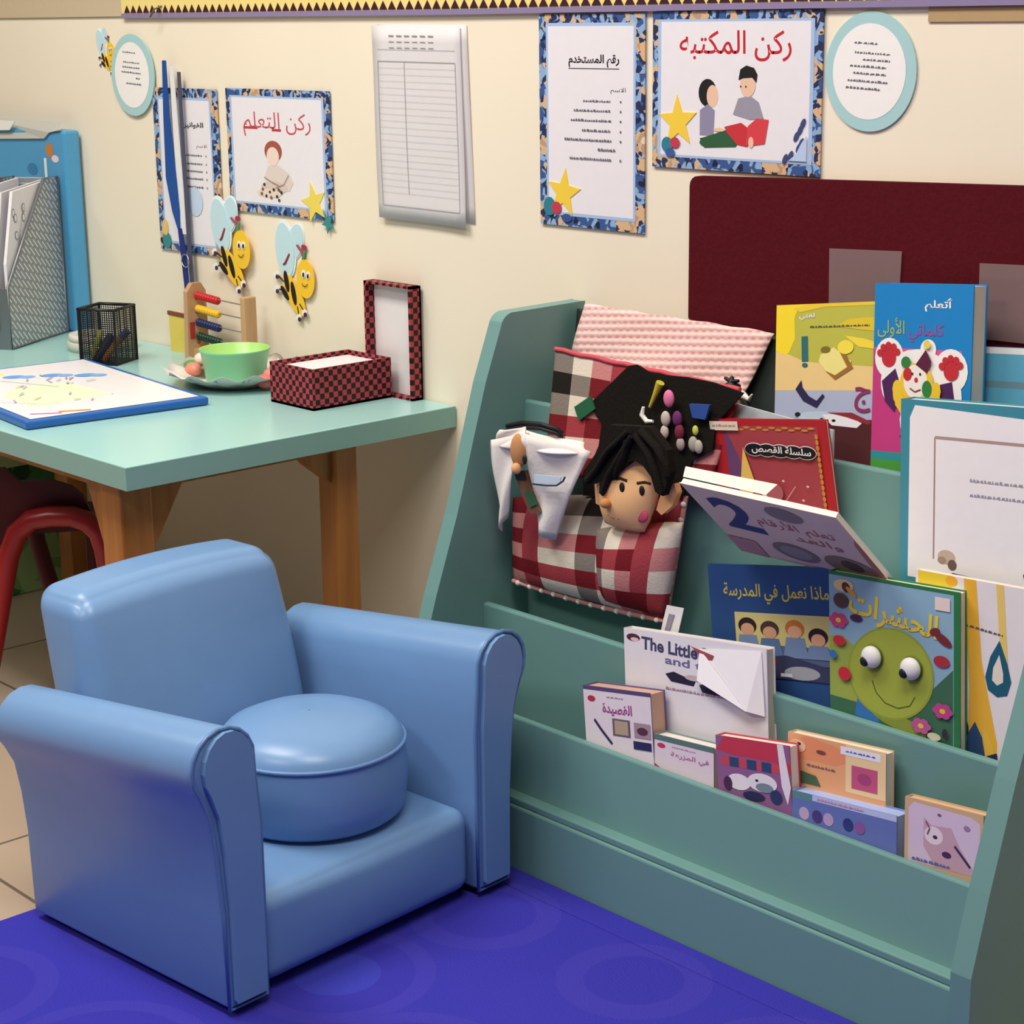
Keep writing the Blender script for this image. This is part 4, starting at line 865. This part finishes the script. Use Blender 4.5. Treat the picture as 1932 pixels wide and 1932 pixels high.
def mini(TL, TR, BL, y, label, th, cover, art, **k): return book(TL, TR, BL, y, label, th=th, cover=cover, art=art, lean=k.pop('lean', 4), z=.18, zmin=.107, group='small board books in the bottom tier', name='board_book', **k)
def art_m1(a):
    a.rect(0, a.lo, 1, 1, '#eadfe8'); a.rect(0, .93, 1, 1, '#5a4a7a'); a.ell(.12, .78, .06, .055, '#b8334c'); a.text('القصيدة', .28, .52, .72, .74, '#a04a96', .03); a.scrib(.35, .6, .84, .03, '#9a8a9c')
    a.rect(.42, .18, .68, .48, '#6e5a70'); a.rect(.45, .21, .65, .45, '#b9a48c'); a.rect(.74, .2, .98, .46, '#a8909a'); a.ell(.86, .32, .08, .07, '#5a3450'); a.line([(.15, .42), (.25, .25), (.4, .03)], .004, '#3a2c5a'); a.rect(.72, 0, .98, .14, '#2c2c60')
mini((1100, 1292), (1228, 1330), (1116, 1400), -.270, 'thick pink and white board book leftmost in the bottom tier', .028, '#6a5490', art_m1, pages='#c9a48c')
def art_m2(a): a.rect(0, a.lo, 1, 1, '#e6d6e2'); a.rect(0, .85, 1, 1, '#5c7a78'); a.ell(.12, .72, .07, .07, '#c2386a'); a.text('في المزرعة', .28, .42, .92, .62, '#b06aa0', .02); a.scrib(.3, .7, .75, .04, '#b890b0'); a.poly([(0, .2), (.2, .0), (0, 0)], '#a8447a')
mini((1235, 1384), (1347, 1416), (1237, 1452), -.270, 'small board book with grey green top strip, second from left in the bottom tier', .022, '#6f9088', art_m2, pages='#e6dcd6')
def art_m3(a):
    a.rect(0, a.lo, 1, 1, '#8f5f92'); a.poly([(0, .75), (.12, 1), (.85, 1), (1, .65), (1, .5), (.8, .68), (.2, .7)], '#c23a52'); a.rect(.06, .5, .94, .66, '#c8495c')
    for u in (.18, .42, .62): a.rect(u, .5, u+.13, .66, '#2c4a72')
    a.poly([(.84, 1), (.92, 1), (1, .3), (.95, .0), (.88, .3)], '#e9e2ec'); a.ell(.3, .25, .16, .14, '#ece4ee'); a.ell(.62, .3, .2, .16, '#e9e2ec'); a.ell(.65, .22, .12, .08, '#7a8c9c'); a.ell(.5, .05, .15, .08, '#2a2a58'); a.ell(.15, .2, .06, .12, '#4a2c50'); a.ell(.8, .1, .08, .12, '#2c3a68'); a.ell(.55, .33, .02, .02, m_ink)
mini((1350, 1386), (1490, 1422), (1362, 1496), -.270, 'barn shaped board book with red roof and farm animals in the bottom tier', .018, '#c23a52', art_m3)
def art_m4(a):
    a.rect(0, a.lo, 1, 1, '#e6a878'); a.poly([(0, .5), (.05, .85), (.2, 1), (.5, .9), (.7, .7), (.5, .5)], '#e8946a'); a.rect(.6, .02, 1, 1, '#ecd0a0'); a.rect(.66, .12, .92, .6, '#c2567e'); a.ell(.79, .36, .07, .12, '#a8447a')
    a.rect(.55, .78, .95, .95, '#ece8f0'); a.scrib(.6, .9, .86, .05, '#5a6ab0', slope=0); a.ell(.1, .75, .09, .14, '#f0c8a8'); a.ell(.12, .8, .02, .03, m_ink); a.ell(.35, .72, .05, .04, '#7a4a40'); a.scrib(.2, .5, .4, .05, '#7a5a6a'); a.poly([(.1, .0), (.35, .0), (.3, .2), (.12, .25)], '#4a6a4a')
mini((1487, 1380), (1672, 1438), (1492, 1470), -.247, 'orange board book with a pink square, behind the wide blue one', .016, '#dfb78c', art_m4)
def art_m5(a):
    a.rect(0, a.lo, 1, 1, '#6476b8'); a.rect(.0, .75, .2, 1, '#5a8a92'); a.rect(.2, .80, 1, 1, '#b9c6ee')
    for u, c_ in ((.12, '#c0a6d0'), (.25, '#4a3a80'), (.36, '#b99ccc'), (.55, '#2e3a80'), (.66, '#8a5aa0')): a.ell(u, .3, .05, .22, c_)
    a.scrib(.25, .7, .9, .08, '#d88aa8')
mini((1495, 1490), (1692, 1546), (1496, 1545), -.272, 'wide low blue board book lying behind the front lip', .026, '#7f93cc', art_m5, pages='#a9b8e6')
def art_m6(a):
    a.rect(0, a.lo, 1, 1, '#cfae8a'); a.poly([(.05, .02), (.96, .02), (.96, .85), (.85, .92), (.12, .95), (.05, .85)], '#d6c2dc'); a.poly([(.25, .75), (.35, .65), (.6, .68), (.72, .4), (.9, .1), (.95, .02), (.4, .02), (.25, .3)], '#c6a0b4')
    a.ell(.38, .5, .12, .14, '#e6d6e0'); a.ell(.40, .48, .03, .03, '#3c2c58'); a.ell(.55, .25, .06, .05, '#4a2c58'); a.line([(.65, .42), (.85, .15)], .003, '#3c2c58'); a.ell(.45, .84, .025, .02, '#6a5a8a'); a.ell(.8, .74, .04, .04, '#9a7ab0'); a.scrib(.1, .6, .07, .05, '#5a6ab8')
    a.line([(.28, .7), (.33, .6), (.3, .5)], .0015, '#6a4a6a')
mini((1708, 1502), (1856, 1542), (1708, 1622), -.268, 'beige edged board book with a cat picture, rightmost in the bottom tier', .014, '#cfae8a', art_m6, pages='#d9b48c')

# ------------------------------------------------------------------ pink cloth over the back board
m_pink, nt, b, tc = nodes('pink_knit', .85, .1)
wv = nt.nodes.new('ShaderNodeTexWave'); wv.wave_type = 'BANDS'; wv.bands_direction = 'Z'; wv.inputs['Scale'].default_value = 32; wv.inputs['Distortion'].default_value = .4
mp = nt.nodes.new('ShaderNodeMapping'); mp.inputs['Rotation'].default_value = (0, .10, 0); nt.links.new(tc.outputs['Object'], mp.inputs[0]); nt.links.new(mp.outputs[0], wv.inputs['Vector'])
k2 = nt.nodes.new('ShaderNodeTexChecker'); k2.inputs['Scale'].default_value = 150; nt.links.new(mp.outputs[0], k2.inputs['Vector'])
r_ = ramp(nt, [(0, '#cf9496'), (.4, '#edc3bf'), (1, '#f5dad4')]); mr = nt.nodes.new('ShaderNodeMath'); mr.operation = 'MULTIPLY_ADD'; mr.inputs[1].default_value = .25; nt.links.new(k2.outputs['Fac'], mr.inputs[0]); 
m7 = nt.nodes.new('ShaderNodeMath'); m7.operation = 'MULTIPLY'; m7.inputs[1].default_value = .75; nt.links.new(wv.outputs['Fac'], m7.inputs[0]); nt.links.new(m7.outputs[0], mr.inputs[2]); nt.links.new(mr.outputs[0], r_.inputs[0]); nt.links.new(r_.outputs[0], b.inputs['Base Color'])
bp = nt.nodes.new('ShaderNodeBump'); bp.inputs['Strength'].default_value = .5; bp.inputs['Distance'].default_value = .002; nt.links.new(wv.outputs['Fac'], bp.inputs['Height']); nt.links.new(bp.outputs['Normal'], b.inputs['Normal'])
c1, c2 = at(1108, 573, Y=-.026), at(1464, 628, Y=-.026); c3, c4 = at(1398, 760, Y=-.052), at(1075, 690, Y=-.052)
mb = MB()
mb.grid(lambda u, v: (c1.lerp(c2, u)).lerp(c4.lerp(c3, u), v)+Vector((0, -.004*math.sin(9*u+4*v)*v-.002, .001*math.sin(30*u)*(v < .01))), 24, 12, m_pink)
tag(mb.build('pink_cloth', solid=.003), 'pink knitted cloth draped on the upper back of the bookshelf', 'cloth')

def fa(x, y, Y): return at(x, y, Y=Y+.078)   # depth measured from the middle tier's books
# ------------------------------------------------------------------ felt quiet book, draped over the top lip
PL = {'w': mat('#e9e0cd', .9, .1, bump=.3, scale=300), 'r': mat('#a9444c', .9, .1, bump=.3, scale=300), 'd': mat('#7a2229', .9, .1, bump=.3, scale=300), 'g': mat('#8a8078', .9, .1, bump=.3, scale=300), 'k': mat('#26221f', .9, .1, bump=.3, scale=300), 'p': mat('#cf8a88', .9, .1, bump=.3, scale=300)}
rows = ['wgwprw', 'gkgdrg', 'wgwprw', 'pdrdrp', 'wgwprw', 'rdrddr']
t = thing('felt_book', (-1.75, -.25, .35), 'checked fabric felt book draped open over the top lip of the bookshelf', 'fabric book')
def plaid(P, nu, nv, cu, cv, name, bulge, rot=0):
    mb = MB(); TL, TR, BR, BL = P
    def fn(u, v): return (TL.lerp(TR, u)).lerp(BL.lerp(BR, u), v)+Vector((0, -bulge*(math.sin(math.pi*u)*math.sin(math.pi*min(1, v)))**.5 if 0 < u < 1 and 0 < v < 1 else 0, 0))
    mb.grid(fn, nu*4, nv*4, lambda i, j: PL[rows[(j//4+cv) % 6][(i//4+cu) % 6]]); mb.build(name, t, solid=.004, weld=True); return fn
U = [fa(1052, 658, Y=-.215), fa(1400, 735, Y=-.215), fa(1345, 905, Y=-.232), fa(1030, 900, Y=-.232)]
plaid(U, 9, 6, 1, 0, 'upper_page', .0)
LO = [fa(972, 940, Y=-.232), fa(1296, 935, Y=-.232), fa(1258, 1168, Y=-.245), fa(972, 1092, Y=-.245)]
fl = plaid(LO, 8, 6, 3, 1, 'lower_page', .03)
fp = None
PO = [fa(1128, 1000, Y=-.262), fa(1290, 985, Y=-.258), fa(1256, 1160, Y=-.25), fa(1128, 1130, Y=-.25)]
fp = plaid(PO, 5, 4, 1, 2, 'pocket', .022)
m_trimp = mat('#dba09c', .8); 
mb = MB(); pts = [LO[3].lerp(LO[2], i/24)+Vector((0, -.004, -.002-.004*math.sin(math.pi*i/24))) for i in range(25)]+[LO[2].lerp(LO[1], i/16)+Vector((.002, -.004, 0)) for i in range(1, 17)]
mb.tube(pts, .0036, m_trimp, 6)
for i, p in enumerate(pts):
    if i % 2: mb.ball(p+Vector((0, -.002, 0)), .0042, mat('#efe3da', .8), 8, 6)
mb.build('braided_edging', t)
mb = MB(); pts = [U[0].lerp(U[1], i/20)+Vector((0, -.004, .001*math.sin(i*1.7))) for i in range(21)]; mb.tube(pts, .0035, mat('#c8505c', .8), 6); mb.build('top_edging', t)
def felt(pts, Y, m_, name, th=.004, par=None):
    """Y either one depth or a list of depths, one for each corner"""
    ys = Y if isinstance(Y, (list, tuple)) else [Y]*len(pts)
    mb = MB(); mb.prism([fa(px, py, Y=y_) for (px, py), y_ in zip(pts, ys)], (0, th, 0), m_); return mb.build(name, par if par is not None else t, bevel=.0008)
BK = mat('#1d1b18', .95, .08, noise=.3, bump=.5, scale=260)
def yb(py): return -.2235-(py-690)*.00008
def ybl(pts): return [yb(p[1]) for p in pts]
# triangulated black felt scene
mb = MB(); bp_ = [(1112, 762), (1186, 690), (1200, 688), (1232, 706), (1296, 712), (1345, 722), (1402, 742), (1350, 800), (1344, 850), (1305, 870), (1290, 935), (1100, 935), (1100, 890), (1128, 850), (1135, 800), (1125, 786)]
mb.prism([fa(x_, y_, Y=yb(y_)) for x_, y_ in bp_], (0, .003, 0), BK)
o = mb.build('black_felt_scene', t)
felt([(1083, 768), (1112, 748), (1122, 772), (1092, 794)], -.232, mat('#2f6a4c', .9, .1), 'green_felt_patch', .004)
mb = MB(); mb.tube([fa(x_, y_, Y=-.236) for x_, y_ in ((1246, 722), (1236, 745), (1226, 768))], [.006, .0035, .002], mat('#c9b93a', .5), 8); mb.tube([fa(x_, y_, Y=-.240) for x_, y_ in ((1214, 768), (1211, 782), (1220, 795), (1232, 795))], [.002, .0035, .0035, .002], m_white, 8); mb.build('horn_charm', t)
def tag_doll(pts, cols, name, Y=-.240):
    mb = MB()
    for (x_, y_, r_), c_ in zip(pts, cols): mb.ball(fa(x_, y_, Y=Y-.003*0), (r_, r_*.5, r_*1.3), mat(c_, .8), 12, 8)
    mb.build(name, t)
tag_doll([(1262, 752, .009), (1256, 790, .008), (1254, 815, .007), (1252, 838, .005)], ['#e078a8', '#c8b8b4', '#c8b8b4', '#b8b060'], 'pink_headed_charm')
tag_doll([(1278, 790, .008), (1282, 815, .008), (1284, 838, .007)], ['#6a2a6a', '#7a2440', '#b0a0a0'], 'purple_charm')
tag_doll([(1312, 812, .005), (1308, 838, .008), (1318, 843, .007)], ['#c8d058', '#a8a49c', '#b8b0a8'], 'yellow_headed_charm')
felt([(1300, 762), (1338, 764), (1330, 792), (1306, 788)], -.240, mat('#2c4f9c', .8), 'blue_felt_patch', .004)
# care tag
mb = MB(); mb.prism([fa(x_, y_, Y=-.275) for x_, y_ in ((1258, 1142), (1290, 1148), (1274, 1218), (1242, 1210))], (0, .0012, 0), m_white)
mb.prism([fa(x_, y_, Y=-.2762) for x_, y_ in ((1262, 1158), (1272, 1160), (1258, 1206), (1250, 1203))], (0, .0008, 0), mat('#9a94a8', .6)); mb.prism([fa(x_, y_, Y=-.2762) for x_, y_ in ((1268, 1196), (1275, 1197), (1271, 1212), (1265, 1210))], (0, .0008, 0), mat('#d8b84a', .6))
mb.build('care_tag', t)

# boy puppet in the pocket
hc = fa(1186, 935, Y=-.275)
t = thing('boy_puppet', hc-Z0*.06, 'felt boy puppet with black hair tucked in the checked pocket', 'puppet')
SK = mat('#ffca90', .85, .1); SK2 = mat('#f0b47c', .85, .1)
def headpt(u, v):
    a_ = (u-.5)*math.pi; c_ = v
    wd = .053*(1-.35*max(0, c_-.35)**1.5*2)*(1-.5*max(0, .25-c_))
    return hc+Vector((wd*math.sin(a_)+.006-.012*c_, -.022*math.cos(a_)*max(0, math.sin(math.pi*min(.98, max(.06, c_))))**.4, .056-.098*c_))
mb = MB(); mb.grid(headpt, 20, 20, SK); mb.build('face', t, solid=.003)
def onface(u, v): return headpt(u, v)+Vector((0, -.002, 0))
mb = MB(); mb.ball(onface(.56, .40), (.0052, .0025, .0072), m_ink, 14, 8); mb.build('eye', t)
mb = MB(); mb.ball(onface(.76, .40), (.0052, .0025, .0072), m_ink, 14, 8); mb.build('eye', t)
for u0_, u1_ in ((.46, .60), (.70, .86)):
    mb = MB(); mb.tube([onface(u0_, .31)+Vector((0, 0, 0)), onface((u0_+u1_)/2, .285), onface(u1_, .30)], .0024, mat('#3a2018', .8), 6); mb.build('eyebrow', t)
mb = MB(); mb.ball(onface(.40, .66)+Vector((0, -.004, 0)), (.008, .008, .007), mat('#c98a50', .85), 14, 8); mb.build('nose', t)
mb = MB(); mb.tube([onface(.36, .84), onface(.44, .87), onface(.54, .86)], .0014, mat('#8a3038', .8), 6); mb.build('mouth', t)
mb = MB(); mb.ball(onface(.82, .76)+Vector((0, .001, 0)), (.013, .003, .010), mat('#c0486a', .9), 14, 8); mb.build('cheek', t)
for name_, pts in (('ear', [(1238, 962), (1250, 920), (1272, 912), (1277, 930), (1268, 955), (1248, 972)]), ('ear', [(1121, 905), (1130, 900), (1140, 930), (1134, 955), (1124, 950)])):
    mb = MB(); mb.prism([fa(x_, y_, Y=-.280) for x_, y_ in pts], (0, .010, 0), SK2); mb.build('ear', t, bevel=.003)
# hair: layered tufts
HK = mat('#1c1815', .85, .15, noise=.3, bump=.6, scale=400)
mb = MB()
hp = [(1100, 908), (1106, 882), (1122, 858), (1138, 820), (1150, 802), (1225, 806), (1258, 850), (1264, 892), (1250, 936), (1236, 928), (1228, 900), (1214, 880), (1198, 869), (1186, 872), (1172, 886), (1158, 903), (1143, 915), (1136, 936), (1130, 930), (1131, 908), (1114, 915)]
mb.prism([fa(x_, y_, Y=-.3005) for x_, y_ in hp], (0, .012, 0), HK)
for A3 in (((1190, 812), (1150, 850), (1128, 884), (1106, 908)), ((1195, 822), (1172, 862), (1150, 896), (1136, 930)), ((1200, 818), (1226, 856), (1240, 895), (1246, 932)), ((1210, 812), (1240, 842), (1256, 872), (1259, 900)), ((1186, 830), (1180, 858), (1166, 884), (1158, 900))):
    mb.tube([fa(x_, y_, Y=-.302) for x_, y_ in A3], [.008, .009, .007, .002], HK, 8, r2=.005)
mb.build('hair', t)

# figure in white headscarf
fc = fa(1000, 900, Y=-.29)
t = thing('headscarf_puppet', fc-Z0*.05, 'felt puppet in a white headscarf with black cord, left of the boy puppet', 'puppet')
WS = mat('#ece6e2', .9, .1, bump=.2, scale=200)
mb = MB()
def scarf(P, name, Ys, cv=0.012):
    mb = MB(); TL, TR, BR, BL = [fa(x_, y_, Y=Y_) for (x_, y_), Y_ in zip(P, Ys)]
    mb.grid(lambda u, v: (TL.lerp(TR, u)).lerp(BL.lerp(BR, u), v)+Vector((0, -cv*math.sin(math.pi*u)*(.3+.7*v)-.003*math.sin(5*u+6*v), 0)), 12, 12, WS); return mb.build(name, t, solid=.002)
scarf([(985, 810), (1100, 836), (1112, 858), (1005, 850)], 'scarf_top', (-.29, -.275, -.285, -.30))
scarf([(992, 818), (1112, 852), (1046, 1018), (1018, 1002)], 'scarf_front', (-.305, -.29, -.285, -.285), .006)
scarf([(928, 830), (985, 818), (955, 975), (948, 1002)], 'scarf_side', (-.300, -.308, -.298, -.296), .005)
scarf([(945, 812), (990, 806), (1000, 850), (930, 840)], 'scarf_fold', (-.302, -.302, -.306, -.301), .003)
mb = MB()
for dz_ in (0, .006): mb.tube([fa(x_, y_, Y=Y_)+Z0*(.002-dz_) for x_, y_, Y_ in ((957, 806, -.27), (985, 800, -.285), (1020, 803, -.292), (1050, 812, -.288), (1060, 820, -.28))], .0032, m_ink, 8)
mb.build('black_cord', t)
mb = MB(); mb.ball(fa(979, 850, Y=-.306), (.014, .010, .024), mat('#c08a5c', .85), 16, 10); mb.ball(fa(974, 884, Y=-.314), (.007, .007, .008), mat('#e0a878', .85), 12, 8); mb.build('face', t)
mb = MB(); mb.ball(fa(990, 867, Y=-.316), (.004, .003, .007), m_ink, 10, 6); mb.build('eye', t)
mb = MB(); mb.prism([fa(x_, y_, Y=-.300) for x_, y_ in ((970, 890), (990, 888), (1004, 940), (1018, 966), (1000, 970), (985, 935))], (0, .006, 0), mat('#6a4a3a', .9)); mb.build('body', t)
mb = MB(); mb.prism([fa(x_, y_, Y=-.3015) for x_, y_ in ((990, 928), (1000, 926), (1012, 952), (1000, 958))], (0, .002, 0), mat('#2c5c44', .9)); mb.prism([fa(x_, y_, Y=-.3015) for x_, y_ in ((970, 892), (988, 890), (992, 905), (974, 905))], (0, .002, 0), m_ink); mb.build('coloured_stripes', t)
mb = MB(); mb.tube([fa(x_, y_, Y=-.312) for x_, y_ in ((1005, 913), (1030, 916), (1050, 916), (1062, 908), (1066, 900))], .0013, mat('#2a3a4a', .7), 6); mb.prism([fa(x_, y_, Y=-.309) for x_, y_ in ((1008, 895), (1058, 900), (1056, 914), (1008, 912))], (0, .0014, 0), mat('#c3d6ea', .7)); mb.build('embroidered_mark', t)

# coffee pot with black lid
pc = fa(1380, 752, Y=-.175); t = thing('coffee_pot', pc-Z0*.02, 'small silver coffee pot with black bird shaped lid and white spout', 'coffee pot')
mb = MB(); mb.lathe([(.001, -.022), (.020, -.022), (.022, -.012), (.017, .004), (.013, .012), (.001, .014)], mat('#b9b5ae', .3, .5, metal=.6), pc, 24); mb.build('pot_body', t)
mb = MB(); mb.lathe([(.013, .010), (.012, .018), (.004, .022), (.003, .028), (.001, .030)], m_ink, pc, 20); mb.tube([pc+Vector((-.012, 0, .026)), pc+Vector((0, 0, .022)), pc+Vector((.012, 0, .025))], [.002, .004, .002], m_ink, 8); mb.build('lid', t)
mb = MB(); mb.tube([pc+Vector((.012, -.002, .010)), pc+Vector((.024, -.004, .008)), pc+Vector((.034, -.005, .004)), pc+Vector((.040, -.006, .012))], [.007, .005, .003, .001], mat('#e3ded8', .5), 8); mb.build('spout', t)

# ================================================================== ARMCHAIR
m_ch = mat('#7098c8', .34, .5, noise=.05, bump=.08, scale=30, name='blue_vinyl')
m_chd = mat('#5f86b8', .36, .5)
CA = math.radians(5.0); CO = Vector((-1.762, -.607, 0))
# local frame: x forward (towards +x in the room), y left-right, z up
CM = Matrix.Translation(CO) @ Matrix.Rotation(CA, 4, 'Z')
t = thing('armchair', CO+Vector((-.2, 0, 0)), 'small blue vinyl armchair with rolled arms in front of the table', 'armchair')
def arm_profile(s):
    pts = [(.183, .018), (.182, .12), (.182, .24), (.187, .295)]
    for i in range(0, 11):
        a_ = math.radians(165-i*20.5); pts.append((.232+.045*math.cos(a_), .322+.045*math.sin(a_)))
    pts += [(.254, .262), (.247, .21), (.242, .14), (.240, .018)]
    return [(y_*s, z_) for y_, z_ in pts]
for s_ in (-1, 1):
    pr = arm_profile(s_); mb = MB(); mb.M = CM; n = len(pr); xs_ = [-.40, -.395, -.30, -.15, -.012, 0]; vs = []
    for i, x in enumerate(xs_):
        sc = .992 if i in (0, len(xs_)-1) else 1
        for y_, z_ in pr:
            zz = z_ if z_ < .1 else z_-(.040*(-x/.40))*min(1, (z_-.1)/.2)
            yc = .215*s_; vs.append((x, yc+(y_-yc)*sc, .2+(zz-.2)*sc))
    fs = []
    for i in range(len(xs_)-1):
        for j in range(n):
            a_, b_ = i*n+j, i*n+(j+1) % n; q = (a_, b_, b_+n, a_+n); fs.append(q if s_ > 0 else q[::-1])
    cap0 = tuple(range(n)); cap1 = tuple((len(xs_)-1)*n+k for k in range(n))
    fs += [cap0[::-1] if s_ > 0 else cap0, cap1 if s_ > 0 else cap1[::-1]]
    mb.add(vs, fs, m_ch, True); o = mb.build('arm', t, bevel=.006, seg=3)
    # raised front facing with piping
    fp_ = [(0.215*s_+(y_-.215*s_)*.80, .2+(z_-.2)*.965+.003) for y_, z_ in pr]
    mb = MB(); mb.M = CM; mb.prism([(.0005, y_, z_) for y_, z_ in fp_], (.007, 0, 0), m_ch); mb.build('front_facing', o, bevel=.0035, seg=3)
    mb = MB(); mb.M = CM; mb.tube([(-.001, y_, z_) for y_, z_ in pr], .0028, m_chd, 6, closed=True); mb.build('piping', o)
# seat base
def rbox(name, x0, x1, y0, y1, z0, z1, R, fn=None, nx=24, ny=36, nz2=24, par=None, m_=None):
    def rnd(p):
        q = Vector((min(max(p.x, x0+R), x1-R), min(max(p.y, y0+R), y1-R), min(max(p.z, z0+R), z1-R))); d_ = p-q
        return q+d_.normalized()*R if d_.length > 1e-6 else p
    def sp(t_, L_):  # finer spacing near the edges
        e_ = min(.45, R/L_)*1.0; return e_*(t_/.25) if t_ < .25 else (1-e_*((1-t_)/.25) if t_ > .75 else e_+(1-2*e_)*(t_-.25)/.5)
    mb = MB(); mb.M = CM; P = {}
    vs = []; fs = []
    def vid(i, j, k):
        if (i, j, k) not in P:
            u, v, w_ = sp(i/nx, x1-x0), sp(j/ny, y1-y0), sp(k/nz2, z1-z0); p = rnd(Vector((x0+(x1-x0)*u, y0+(y1-y0)*v, z0+(z1-z0)*w_)))
            if fn: p = fn(p, u, v, w_)
            P[(i, j, k)] = len(vs); vs.append(p)
        return P[(i, j, k)]
    for i in range(nx):
        for j in range(ny): fs += [(vid(i, j, nz2), vid(i+1, j, nz2), vid(i+1, j+1, nz2), vid(i, j+1, nz2)), (vid(i, j, 0), vid(i, j+1, 0), vid(i+1, j+1, 0), vid(i+1, j, 0))]
    for i in range(nx):
        for k in range(nz2): fs += [(vid(i, 0, k), vid(i+1, 0, k), vid(i+1, 0, k+1), vid(i, 0, k+1)), (vid(i, ny, k), vid(i, ny, k+1), vid(i+1, ny, k+1), vid(i+1, ny, k))]
    for j in range(ny):
        for k in range(nz2): fs += [(vid(0, j, k), vid(0, j, k+1), vid(0, j+1, k+1), vid(0, j+1, k)), (vid(nx, j, k), vid(nx, j+1, k), vid(nx, j+1, k+1), vid(nx, j, k+1))]
    mb.add(vs, fs, m_ or m_ch, True); return mb.build(name, par or t)
def seatf(p, u, v, w_):
    q = p.copy()
    if w_ == 1: q.z += .010*math.sin(math.pi*v)*math.sin(math.pi*min(1, u*.9+.1))
    if u == 1: q.x += .008*math.sin(math.pi*v)*math.sin(math.pi*w_)
    return q
rbox('seat', -.33, -.010, -.181, .181, .018, .135, .022, seatf)
def backf(p, u, v, w_):
    q = p.copy(); q.x -= .085*w_**1.3
    q.x += .016*math.sin(math.pi*v)*math.sin(math.pi*min(1, w_))*u
    wtop = max(0, w_-.55)/.45; q.y = q.y*(1-.04*wtop**2)
    q.z -= .010*(2*v-1)**2*w_
    return q
rbox('backrest', -.380, -.272, -.176, .172, .02, .442, .030, backf)
for x in (-.37, -.03):
    for y_ in (-.2, .2): 
        mb = MB(); mb.M = CM; mb.lathe([(.001, 0), (.012, 0), (.014, .010), (.001, .010)], mat('#1c1c22', .5), (x, y_, .0082), 14); mb.build('foot', t)

# round pouf on the seat
pc = Vector((-1.918, -.588, .136+.008))
t = thing('pouf', pc, 'round blue vinyl stool cushion resting on the armchair seat', 'pouf')
mb = MB(); mb.lathe([(.001, 0), (.112, 0), (.119, .006), (.124, .03), (.1255, .06), (.122, .094)], m_ch, pc, 56); mb.build('side_wall', t)
mb = MB(); mb.lathe([(.122, .094), (.119, .104), (.108, .116), (.085, .126), (.05, .132), (.001, .134)], m_ch, pc, 56); mb.build('top_cushion', t)
mb = MB(); mb.tube([pc+Vector((.1225*math.cos(a_), .1225*math.sin(a_), .095)) for a_ in [i*2*math.pi/56 for i in range(56)]], .003, m_chd, 8, closed=True); mb.build('piping', t)
